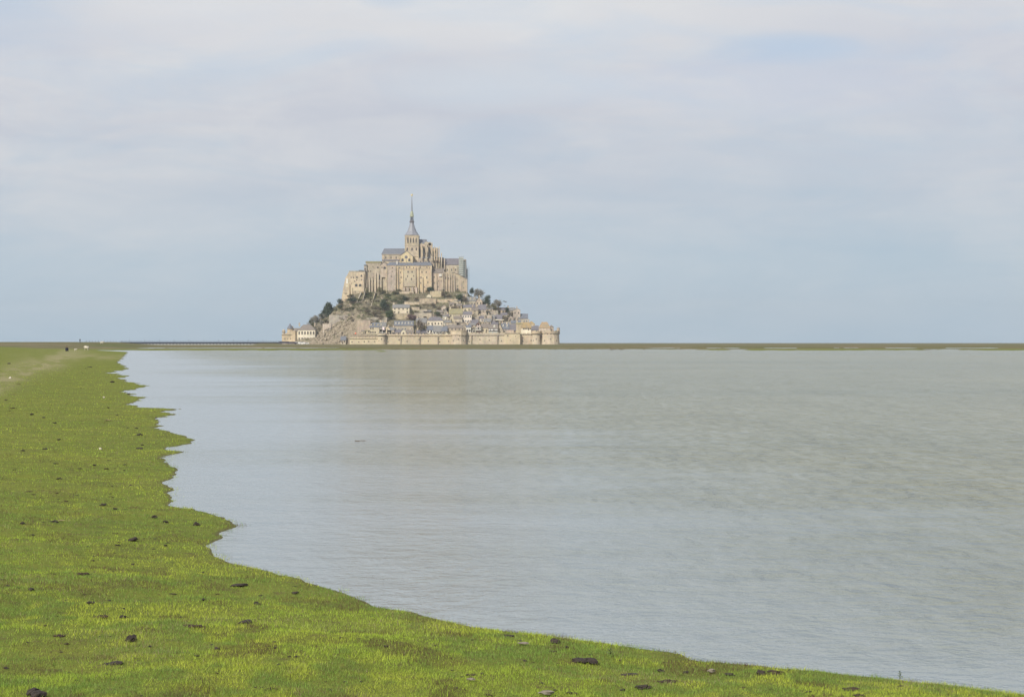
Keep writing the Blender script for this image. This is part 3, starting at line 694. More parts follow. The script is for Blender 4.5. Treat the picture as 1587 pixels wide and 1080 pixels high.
# transept with gable and rose
YT = 1984
mb = MB(); xa, xb, xm = X_(620, YT), X_(640, YT), X_(630.4, YT)
mb.prism_y([(xa, Z_(452, YT)), (xb, Z_(452, YT)), (xb, Z_(397.8, YT)), (xm, Z_(389.4, YT)), (xa, Z_(396.5, YT))], YT, YT+14); mb.build('transept', M['stone_gold'], ch)
mb = MB(); mb.prism_y([(xa-.4, Z_(396.8, YT)), (xm, Z_(389.1, YT)), (xm, Z_(388.2, YT)), (xa-.5, Z_(395.8, YT))][::-1], YT-.4, YT+14)
mb.prism_y([(xm, Z_(389.1, YT)), (xb+.4, Z_(398.2, YT)), (xb+.5, Z_(397.2, YT)), (xm, Z_(388.2, YT))][::-1], YT-.4, YT+14); mb.build('transept_roof', M['slate_violet'], ch)
mb = MB(); zc = Z_(398.6, YT); mb.add([(xm-.6+1.55*math.cos(a_), YT-.12, zc+1.55*math.sin(a_)) for a_ in np.linspace(0, 2*math.pi, 17)[:-1]] + [(xm-.6+1.55*math.cos(a_), YT+.1, zc+1.55*math.sin(a_)) for a_ in np.linspace(0, 2*math.pi, 17)[:-1]], [tuple(range(16))] + [(i, (i+1) % 16, (i+1) % 16+16, i+16) for i in range(16)]); mb.build('rose_window', M['slate_violet'], ch)
for p_ in (624, 634.3): Wp(ch, p_, 405.3, 3.0, 4.4, YT, 'archdark')
for p_ in (620.8, 629.4, 639.2): buttress(ch, p_, 398.5 if p_ != 629.4 else 403, 412, YT, 1.1, 1.2, 'stone_gold')
# crossing tower
YW = 1996; zE = Z_(364.8, YW)
tx0, tx1 = X_(627.4, YW), X_(649.2, YW); td = tx1-tx0
mb = MB(); mb.box(tx0, tx1, YW, YW+td, Z_(440, YW), zE); tw = mb.build('tower', M['stone_buff'], ch)
tg = {'o': tuple(ch.location)}
for py_ in (381.2, 366.2, 398):
    mb = MB(); mb.box(tx0-.35, tx1+.35, YW-.35, YW+td+.35, Z_(py_, YW), Z_(py_-.7, YW)); mb.build('string_course', M['trim'], ch)
for i, p_ in enumerate((632.3, 636.6, 640.6, 645)):
    Wp(ch, p_, 377.5, 2.1, 9.2, YW, 'archdark' if i == 0 else 'arch', 'belfry_opening')
for p_ in (631.2, 638.6, 645.2): Wp(ch, p_, 388.5, 1.9, 4.4, YW, 'archdark')
for p_ in (628.1, 634.5, 648.4): buttress(ch, p_, 367, 400, YW, 1.0, .7)
# spire: swept pyramid, lantern, needle, gilded figure
cx_, cy_ = (tx0+tx1)/2-.35, YW+td/2; sY = cy_/F
prof = [(364.9, 11.4), (362.9, 9.6), (358, 6.6), (352, 4.4), (346.5, 3.0), (344, 2.5)]
mb = MB(); mb.lathe(cx_, cy_, [(wa*sY*1.04, Z_(pa, cy_)) for pa, wa in prof], 8, R(8))
sp_o = mb.build('spire_roof', M['lead'], ch)
mb = MB(); mb.lathe(cx_, cy_, [(2.5*sY, Z_(346.5, cy_)), (3.0*sY, Z_(345.2, cy_)), (4.0*sY, Z_(344.6, cy_)), (4.0*sY, Z_(343.3, cy_)), (2.7*sY, Z_(342.6, cy_)), (2.4*sY, Z_(341, cy_))], 8, R(22.5)); mb.build('gallery', M['slate_violet'], ch)
mb = MB()
for i in range(8):
    a_ = R(22.5+45*i); mb.tube((cx_+2.5*sY*math.cos(a_), cy_+2.5*sY*math.sin(a_), Z_(342.6, cy_)), (cx_+2.2*sY*math.cos(a_), cy_+2.2*sY*math.sin(a_), Z_(335.8, cy_)), .32, .26, 5)
mb.lathe(cx_, cy_, [(1.3*sY, Z_(342.6, cy_)), (1.2*sY, Z_(336, cy_))], 8); mb.build('lantern', M['slate_blue'], ch)
mb = MB(); mb.lathe(cx_, cy_, [(3.0*sY, Z_(336.2, cy_)), (2.6*sY, Z_(335.2, cy_)), (2.2*sY, Z_(331.5, cy_)), (2.4*sY, Z_(331, cy_)), (1.9*sY, Z_(328.4, cy_)), (1.1*sY, Z_(327.4, cy_))], 8)
mb.build('crown_stage', M['bronze'], ch)
for i in range(8):
    a_ = R(45*i); q = MB(); x_, y_ = cx_+2.6*sY*math.cos(a_), cy_+2.6*sY*math.sin(a_); q.pyr(x_-.35, x_+.35, y_-.35, y_+.35, Z_(336, cy_), Z_(331.8, cy_)); q.build('pinnacle', M['bronze'], ch)
mb = MB(); mb.lathe(cx_, cy_, [(1.25*sY, Z_(327.6, cy_)), (.95*sY, Z_(320, cy_)), (.6*sY, Z_(311, cy_)), (.28*sY, Z_(304.6, cy_))], 8); mb.build('needle', M['lead'], ch)
mb = MB(); mb.lathe(cx_, cy_, [(.15, Z_(304.8, cy_)), (.55, Z_(304.4, cy_)), (.3, Z_(304, cy_)), (.62, Z_(303.6, cy_)), (.5, Z_(302.6, cy_)), (.62, Z_(302, cy_)), (.28, Z_(301.6, cy_)), (.36, Z_(301.2, cy_)), (.1, Z_(300.8, cy_))], 8)
for s_ in (-1, 1): mb.add([(cx_+s_*.2, cy_+.2, Z_(303.4, cy_)), (cx_+s_*1.3, cy_+.3, Z_(301.2, cy_)), (cx_+s_*.9, cy_+.3, Z_(303.2, cy_)), (cx_+s_*.2, cy_+.35, Z_(302.2, cy_))], [(0,1,3),(0,2,1),(0,3,2),(1,2,3)])
mb.tube((cx_+.4, cy_-.1, Z_(302, cy_)), (cx_+.9, cy_-.2, Z_(299.8, cy_)), .09); mb.build('gilded_statue', M['gilt'], ch)
# choir: high vessel with rounded east end, piers, pinnacles, flying arches, tall windows
YH = 1998
mb = MB(); x0, x1, x2 = X_(649, YH), X_(669, YH), X_(679.0, YH); zt = Z_(378, YH); zb = Z_(445, YH)
mb.prism_z([(x0, YH), (x1, YH), (x1, YH+14), (x0, YH+14)], zb, zt); mb.prism_z([(x1+.01, YH+.3), (x2-2, YH+2.8), (x2, YH+7), (x2-2, YH+11), (x1+.01, YH+13.7)], zb, Z_(384, YH)); mb.build('choir', M['stone_buff'], ch)
roof_part(ch, 650, 663, 377.8, 371.0, YH+1, 12, 'slate_blue', 'choir_roof', hipr=3)
for p0_, p1_, t_ in ((658, 668, 375.2), (664, 669.2, 377)): box_part(ch, 'parapet', p0_, p1_, t_, 380, YH-.4, 1.2, 'stone_buff')
for p_, t_, w_ in ((650.6, 384, 2.6), (657, 383.2, 3.2), (665.3, 382.4, 3.4), (674, 388.5, 1.8)):
    o = Wp(ch, p_, 400.5, w_, 400.5-t_, YH-.3, 'archdark', 'tall_window')
YP = YH-9
for p_, t_, b_, pin in ((653.6, 377.5, 402, 3.5), (661.2, 376, 402, 4), (669.6, 377.5, 404, 4.5), (673.4, 383, 404, 4), (677.2, 384, 404, 4), (680.8, 384, 406, 5), (684.2, 393, 410, 4), (688.9, 401, 420, 3)):
    buttress(ch, p_, t_+2, b_, YP, 1.5, 1.5, 'stone_buff' if p_ < 676 else 'stone_pink', pin, name='pier')
    if p_ < 680:
        q = MB(); x_ = X_(p_, YP)
        for j in range(5):
            u0, u1 = j/5, (j+1)/5; za, zb_ = Z_(t_+11-9*u0**.7, YP), Z_(t_+11-9*u1**.7, YP)
            q.add([(x_-.35, YP+9*u0, za-1), (x_+.35, YP+9*u0, za-1), (x_+.35, YP+9*u1, zb_-1), (x_-.35, YP+9*u1, zb_-1), (x_-.35, YP+9*u0, za), (x_+.35, YP+9*u0, za), (x_+.35, YP+9*u1, zb_), (x_-.35, YP+9*u1, zb_)],
                  [(0,3,2,1),(4,5,6,7),(0,1,5,4),(1,2,6,5),(2,3,7,6),(3,0,4,7)])
        q.build('flying_buttress', M['stone_buff'], ch)
# ring of chapels round the choir
YK = YH-7
mb = MB(); xs = [X_(p_, YK) for p_ in (648, 671, 683, 690.3)]
mb.prism_z([(xs[0], YK), (xs[1], YK), (xs[2], YK+3.5), (xs[3], YK+10), (xs[3], YK+22), (xs[0], YK+22)], Z_(452, YK), Z_(401, YK)); mb.build('chapels', M['stone_pink'], ch)
mb = MB(); mb.prism_z([(xs[0], YK), (xs[1], YK), (xs[2]-.3, YK+3.5), (xs[3]-.3, YK+10), (xs[3]-.3, YK+18), (xs[0], YK+18)], Z_(401, YK)+.003, Z_(398.2, YK), .8); mb.build('chapel_roof', M['slate_grey'], ch)
for p_, t_ in ((668.4, 399), (672.2, 399.5), (676.3, 400), (680.2, 401), (684.2, 402), (688.6, 404)): buttress(ch, p_, t_, 424, YK-.2, 1.1, .7, 'stone_buff', 2.2)
for p_ in (670.3, 674.2, 678.2, 682.2, 686.5): Wp(ch, p_, 415.5, .95, 7, YK-.15, 'arch', 'chapel_window')
for p_, b_ in ((652, 409), (660, 409), (666, 409)): Wp(ch, p_, b_, 1.6, 5, YK, 'arch', 'chapel_window')

# south range
YL = 1978
lg = thing('abbey_south_range', 633, 452, YL, 'long four-storey abbey range with low slate roof and buttressed front below the church', 'abbey building')
box_part(lg, 'wall', 598.5, 669, 411.6, 458, YL, 14, 'stone_gold')
roof_part(lg, 599, 668.5, 411.3, 406.3, YL, 14, 'slate_blue', 'roof', hipl=5, hipr=2)
box_part(lg, 'dark_bay', 600.5, 612.5, 413, 458, YL-1.2, 1.3, 'stone_pink')
box_part(lg, 'string_course', 613, 669.3, 416.6, 417.2, YL-.3, .35, 'trim')
box_part(lg, 'pale_panel', 625.8, 643.4, 418.6, 444, YL-1.0, 1.1, 'stone_wall')
for p_, t_, w_ in ((599.6, 413, 1.6), (613.3, 412, 1.2), (617, 413, 1.0), (624.9, 414, 1.3), (644.3, 414, 1.4), (648.7, 414, 1.1), (655, 430, .9), (668.3, 412, 1.5)):
    buttress(lg, p_, t_, 458, YL, w_, 2.0, 'stone_buff')
box_part(lg, 'chimney', 614.6, 616, 404.6, 412, YL+2, 1.4, 'white'); 
for p_, b_, w_, h_ in ((608, 416, 1.5, 2), (619.5, 416, 1.5, 2), (630, 415.7, 1.6, 2.4), (635, 415.7, 1.6, 2.4), (641, 416, 1.4, 2), (651.5, 416, 1.6, 2.6), (661.5, 415.8, 1.8, 2.6), (666, 416, 1.2, 2),
                       (620.5, 423.5, 1.3, 2.4), (654, 423.5, 1.6, 3), (660.5, 423.5, 1.6, 3), (652.5, 432, 1.5, 3.2), (661.5, 432, 1.7, 3.6), (621.8, 431.5, 1.4, 2.6), (652, 440, 1.5, 2.6), (663, 439.5, 1.4, 3.2),
                       (606.5, 430, 1.2, 2.4), (620, 440, 1.2, 2), (658, 446, 1.2, 2), (608, 422, 1.2, 2)):
    Wp(lg, p_, b_, w_, h_, YL if p_ > 613 else YL-1.2)
for p_, b_, w_, h_ in ((632.5, 423, 1.9, 3), (638.6, 423, 1.9, 3), (631.7, 429.5, 1.4, 2.6), (629.2, 434.5, 1.5, 3.6), (637.6, 434.5, 1.6, 3.6), (641, 429, 1.2, 2.2)): Wp(lg, p_, b_, w_, h_, YL-1.0)
for p_ in (624.3, 630, 637, 643): box_part(lg, 'plinth', p_, p_+3.6, 445, 458, YL-2.0, 2.1, 'stone_pink')
# building between the south range and the east block
mid = thing('abbey_link_building', 678, 452, YL, 'grey-roofed link building between the long south range and the eastern block', 'abbey building')
box_part(mid, 'wall', 669.6, 688, 422.6, 458, YL+2, 12, 'stone_pink')
mb = MB(); slab(mb, (YL+1.6, Z_(422.8, YL)), (YL+9, Z_(416.4, YL+9)), X_(669.6, YL), X_(688, YL)); slab(mb, (YL+14.4, Z_(422.8, YL)), (YL+9, Z_(416.4, YL+9)), X_(669.6, YL), X_(688, YL)); mb.build('roof', M['slate_brown'], mid)
for p_ in (676.4, 686.4): buttress(mid, p_, 424, 456, YL+2, 1.3, 1.8, 'stone_buff')
box_part(mid, 'pale_dormer', 680.4, 684.6, 424.5, 428.6, YL+.8, 1.4, 'white')
for p_, b_ in ((673, 431), (673, 440), (680, 437), (683.5, 437), (679, 446)): Wp(mid, p_, b_, 1.4, 2.8, YL+2)
# east block (refectory and guests' hall) and the lower gabled block
YM = 1990
ea = thing('abbey_east_block', 700, 452, YM, 'eastern abbey block under a plain slate roof beside the netted scaffold', 'abbey building')
box_part(ea, 'wall', 688.5, 722.6, 410.6, 458, YM, 16, 'stone_buff')
roof_part(ea, 689, 712, 410.3, 400.6, YM, 16, 'slate_violet', 'roof')
box_part(ea, 'east_wall_top', 712.3, 722.3, 402, 410.5, YM+2, 13, 'stone_grey')
for p_, t_ in ((690, 411.5), (696.5, 413), (703, 414), (709, 413)): buttress(ea, p_, t_, 440, YM, 1.1, 1.4, 'stone_buff')
for p_ in (693.3, 699.8, 706): Wp(ea, p_, 420.5, 1.5, 4.2, YM, 'arch')
ge = thing('abbey_gatehouse', 706, 452, YM-10, 'lower gabled abbey gatehouse with vertical piers under the eastern block', 'abbey building')
YG = YM-10
mb = MB(); mb.prism_y([(X_(a_, YG), Z_(b_, YG)) for a_, b_ in ((687.5, 460), (724.2, 460), (724.2, 433), (719, 430.5), (712, 426.3), (705, 423.6), (700, 423.4), (687.5, 421.5))], YG, YG+12); mb.build('wall', M['stone_buff'], ge)
mb = MB(); mb.prism_y([(X_(a_, YG), Z_(b_, YG)) for a_, b_ in ((724.6, 432.9), (724.6, 432.1), (719, 429.6), (712, 425.4), (705, 422.7), (700, 422.7), (700, 423.3), (705, 423.5), (712, 426.2), (719, 430.4))], YG-.4, YG+12); mb.build('coping', M['slate_brown'], ge)
for p_, t_ in ((688.5, 422.5), (692.6, 424), (696.8, 425), (700.8, 425), (704.6, 426)): buttress(ge, p_, t_, 458, YG, 1.2, 1.7, 'stone_pink', 1.5)
for p_ in (714.5, 723.4): buttress(ge, p_, 434, 458, YG, 1.3, 1.3, 'stone_pink')
for p_, b_, w_, h_ in ((690.7, 433, 1.1, 4), (694.8, 434, 1.1, 4), (698.8, 434, 1.1, 4), (709.3, 445, 1.6, 2.4), (709.3, 450.6, 2.2, 4.2), (708.3, 434, 1.3, 2), (718, 438, 1.3, 2.2), (718.5, 447, 1.2, 2)): Wp(ge, p_, b_, w_, h_, YG, 'archdark' if b_ == 450.6 else 'rect')
# scaffold: standards, ledgers, netting
sc = thing('scaffold', 716, 430, YM, 'tall scaffold tower wrapped in pale green netting at the abbey\'s east end', 'scaffold')
for k, (pa, pb_, pt, Yq) in enumerate(((711.2, 718.2, 397.6, YM-3.0), (718.2, 721.4, 405, YM-2.2), (721.4, 724.6, 416, YM-1.4))):
    x0, x1 = X_(pa, Yq), X_(pb_, Yq); z1 = Z_(pt, Yq); z0 = Z_(427 if k == 0 else 431, Yq)
    nb = MB(); nb.box(x0+.1, x1-.1, Yq+1.1, Yq+1.2, z0, z1-.6); nb.build('netting', M['sheet'] if k == 0 else M['metal'], sc)
    n = max(1, round((x1-x0)/2.2))
    for i in range(n+1):
        x = x0+(x1-x0)*i/n
        for yy in (Yq, Yq+1.9):
            q = MB(); q.tube((x, yy, z0-1), (x, yy, z1+.8), .09, n=5); q.build('standard', M['metal'], sc)
    lv = int((z1-z0)/2)
    for j in range(lv+1):
        z = z0+(z1-z0)*j/lv; q = MB(); q.tube((x0, Yq-.05, z), (x1, Yq-.05, z), .07, n=4); q.tube((x0, Yq-.05, z+1), (x1, Yq-.05, z+1), .05, n=4); q.box(x0, x1, Yq, Yq+1.0, z-.1, z-.03); q.build('platform', M['wpaint'] if k == 0 else M['metal'], sc)
nb = MB(); nb.box(X_(720.9, YM-3), X_(722.6, YM-3), YM-3.4, YM+4, Z_(452, YM), Z_(404, YM)); nb.build('dark_edge_strip', M['slate_grey'], sc)  # dark upright strip along the right edge of the scaffold
q = MB()
for x in (X_(725.3, YM), X_(727, YM)): q.tube((x, YM+4, Z_(456, YM)), (x, YM+4, Z_(413, YM)), .10, n=5)
for j in range(18): q.tube((X_(725.3, YM), YM+4, Z_(455-j*2.3, YM)), (X_(727, YM), YM+4, Z_(453.6-j*2.3, YM)), .06, n=4)
q.build('ladder_mast', M['metal'], sc)

# west ranges
wA = thing('abbey_west_range', 578, 452, 1984, 'tall western abbey range with stepped gables and long sloping buttresses', 'abbey building')
YA = 1982  # front of the west range
box_part(wA, 'wall', 567, 600, 408, 462, YA, 22, 'stone_buff')
mb = MB(); mb.box(X_(566.6, YA), X_(590.5, YA), YA-.3, YA+22, Z_(408, YA)+.003, Z_(405, YA)); mb.build('flat_roof', M['olive_roof'], wA)
box_part(wA, 'stair_turret', 564.2, 568.4, 411.6, 440, YA-1.5, 7, 'stone_grey'); box_part(wA, 'turret_roof', 564, 568.6, 410.2, 411.6, YA-1.8, 7.6, 'slate_blue')
mb = MB(); mb.prism_y([(X_(a_, YA), Z_(b_, YA)) for a_, b_ in ((590, 430), (602, 430), (602, 412), (595.6, 406.3), (590, 411))], YA-1.6, YA+10); mb.build('gabled_bay', M['stone_pink'], wA)
mb = MB(); mb.prism_y([(X_(a_, YA), Z_(b_, YA)) for a_, b_ in ((589.4, 411.2), (595.6, 406), (602.6, 412.2), (602.6, 411.2), (595.6, 405), (589.4, 410.2))][::-1], YA-2, YA+10); mb.build('gable_roof', M['slate_brown'], wA)
for p_, b_, w_, h_ in ((565.8, 418, 2, 2.4), (565.9, 422.5, 2, 3.6), (571, 421.5, 1.3, 2), (574.4, 421.5, 1.3, 2), (585.5, 416, 2.4, 2.6), (578, 414, 1.2, 1.8)): Wp(wA, p_, b_, w_, h_, YA if p_ > 569 else YA-1.5, 'archdark')
Wp(wA, 596.2, 417, 3.8, 3.4, YA-1.6, 'archdark'); Wp(wA, 592, 416, 1.4, 2.6, YA-1.6)
for p_, t_, w_ in ((568.6, 425, 1.6), (572.8, 430, 1.5), (577, 428, 1.6), (581.8, 423, 1.9), (586.3, 424, 1.4), (590.8, 421, 1.6), (598.3, 418, 1.6)): buttress(wA, p_, t_, 464, YA, w_, 2.2, 'stone_buff', lean=1.0)
Wp(wA, 588.2, 434, 2.2, 7.4, YA, 'archdark', 'tall_window'); Wp(wA, 587.3, 440, 1.4, 3.2, YA, 'archdark'); Wp(wA, 579, 437, 1.2, 2.4, YA); Wp(wA, 574.8, 437, 1.1, 2.2, YA)
wB = thing('abbey_west_wing', 550, 455, 1978, 'lowest westernmost abbey wing with battered wall and two dark arches', 'abbey building')
YB = 1978
mb = MB(); mb.prism_y([(X_(a_, YB), Z_(b_, YB)) for a_, b_ in ((528.5, 468), (566, 468), (566, 420.8), (541, 421), (535.5, 431), (532, 446))], YB, YB+30); mb.build('wall', M['stone_buff'], wB)
box_part(wB, 'parapet', 540.8, 556.5, 419.8, 421.2, YB-.2, 28, 'stone_grey'); box_part(wB, 'slate_roof', 556, 566, 418.6, 421.2, YB-.2, 20, 'slate_grey')
for p_, b_, w_, h_ in ((544.2, 431.5, 1.3, 2.6), (547.6, 431.5, 1.4, 2.4), (553.2, 431.5, 1.9, 3.2), (560.2, 429, 2.2, 3), (553, 435, 1.5, 2), (549.8, 437, 1.4, 1.8), (560, 434.6, 1.2, 2), (545, 440, 1, 1.6)): Wp(wB, p_, b_, w_, h_, YB, 'archdark')
for p_ in (552.2, 558.2): Wp(wB, p_, 444.2, 3.6, 3.9, YB, 'archdark', 'arched_opening')
box_part(wB, 'pale_patch', 536.8, 539.2, 432, 439.8, YB-.25, .4, 'white'); box_part(wB, 'pale_patch', 536.8, 539, 441.6, 445.2, YB-.25, .4, 'cream')
for p_, t_, b_ in ((541.3, 440, 466), (545.6, 446, 464), (563.5, 424, 462)): buttress(wB, p_, t_, b_, YB, 1.5, 2, 'stone_buff')
# slanting hoist ramp and retaining strips on the western scarp
for lab, (pa, ya_), (pb_, yb_), w_, mt in (('thin pale masonry ramp climbing to the west range', (574.8, 475), (582, 451), .7, 'stone_wall2'), ('pale wedge of bare rock wall under the western wing', (552, 470), (560, 452), 1.3, 'stone_grey'),
                                   ('sloping buttress wall on the scarp under the western wing', (562, 466), (567, 447), .9, 'stone_grey')):
    Ya, Yb = drop(pa, ya_)-1.5, min(drop(pb_, yb_), 1976)-1.5; s = Ya/F
    p, q_ = P(pa, ya_, Ya), P(pb_, yb_, Yb); h_ = w_*s/2
    mb = MB(); mb.add([(p[0]-h_, p[1], p[2]), (p[0]+h_, p[1], p[2]), (q_[0]+h_, q_[1], q_[2]), (q_[0]-h_, q_[1], q_[2]), (p[0]-h_, p[1]+5, p[2]-4), (p[0]+h_, p[1]+5, p[2]-4), (q_[0]+h_, q_[1]+5, q_[2]-4), (q_[0]-h_, q_[1]+5, q_[2]-4)],
             [(0,1,2,3),(7,6,5,4),(0,4,5,1),(1,5,6,2),(2,6,7,3),(3,7,4,0)]); tag(mb.build('masonry_ramp', M[mt]), lab, 'ramp')

# ---------------------------------------------------------------- terrace walls on the slope
TW = [
 (603, 641, 451.6, 455.2, 'stone_buff', 'low garden terrace wall at the foot of the long south range'),
 (627, 650, 468.2, 472, 'stone_gold', 'bright terrace wall right above the cream garden house'),
 (650, 676, 463, 470, 'stone_buff', 'rough terrace wall below the round clipped tree'),
 (666, 684, 451.5, 460, 'stone_gold', 'sunlit retaining wall just right of the round clipped tree'),
 (676, 709, 463.8, 468.5, 'stone_buff', 'long terrace wall under the abbey gatehouse'),
 (608, 634, 486.2, 494.5, 'stone_buff', 'tall terrace wall holding up the cream garden house'),
 (642, 669, 485.4, 492.6, 'stone_buff', 'dark-topped terrace wall between purple bush and roofs'),
 (554, 574, 497.2, 514, 'stone_pink', 'tall pinkish retaining wall above the low outer wall'),
 (510, 543, 488.5, 497, 'stone_grey', 'battered fort wall crowning the bare rocks at left'),
 (500, 513, 502, 512, 'stone_pink', 'small square retaining wall low on the bare rocks at left'),
 (556, 606, 521.3, 524.5, 'stone_wall2', 'crenellated inner wall behind the low outer wall'),
 (690, 722, 500.5, 505.5, 'stone_buff', 'terrace wall above the brown roofs behind the broad bastion'),
 (738, 762, 488.5, 495, 'stone_buff', 'long terrace wall above the tall pink gabled house'),
 (756, 772, 481.5, 488, 'stone_grey', 'grey garden wall between the bare trees at the right'),
 (725, 742, 491, 497.5, 'stone_pink', 'short terrace wall behind the white house'),
 (650, 662, 480, 485, 'stone_grey', 'low stone wall in the bare garden at mid-slope'),
 (707, 725, 455.5, 461, 'stone_grey', 'grey wall at the foot of the abbey gatehouse'),
 (636, 650, 476.5, 480.5, 'stone_buff', 'bright garden wall right of the cream garden house'),
 (568, 600, 492.5, 497.5, 'stone_grey', 'overgrown wall behind the tall dark evergreens'),
 (776, 797, 498.5, 502.5, 'stone_grey', 'grey wall under the pale awning at the right'),
]
for (a_, b_, t_, bt, mt, lab) in TW:
    Y = drop((a_+b_)/2, bt) - .5
    r_ = thing('terrace_wall', (a_+b_)/2, bt, Y, lab, 'terrace wall')
    mb = MB(); x0, x1 = X_(a_, Y), X_(b_, Y); n = max(2, int((x1-x0)/5)); z0, z1 = Z_(bt, Y)-6, Z_(t_, Y)
    for i in range(n):
        xa, xb = x0+(x1-x0)*i/n, x0+(x1-x0)*(i+1)/n; mb.box(xa, xb, Y-.25*(i % 2), Y+3.5, z0, z1 + random.uniform(-.3, .3))
    mb.build('wall', M[mt], r_)
    mb = MB(); mb.box(x0-.1, x1+.1, Y-.35, Y+.8, z1+.3, z1+.55); mb.build('coping', M['stone_grey'], r_)

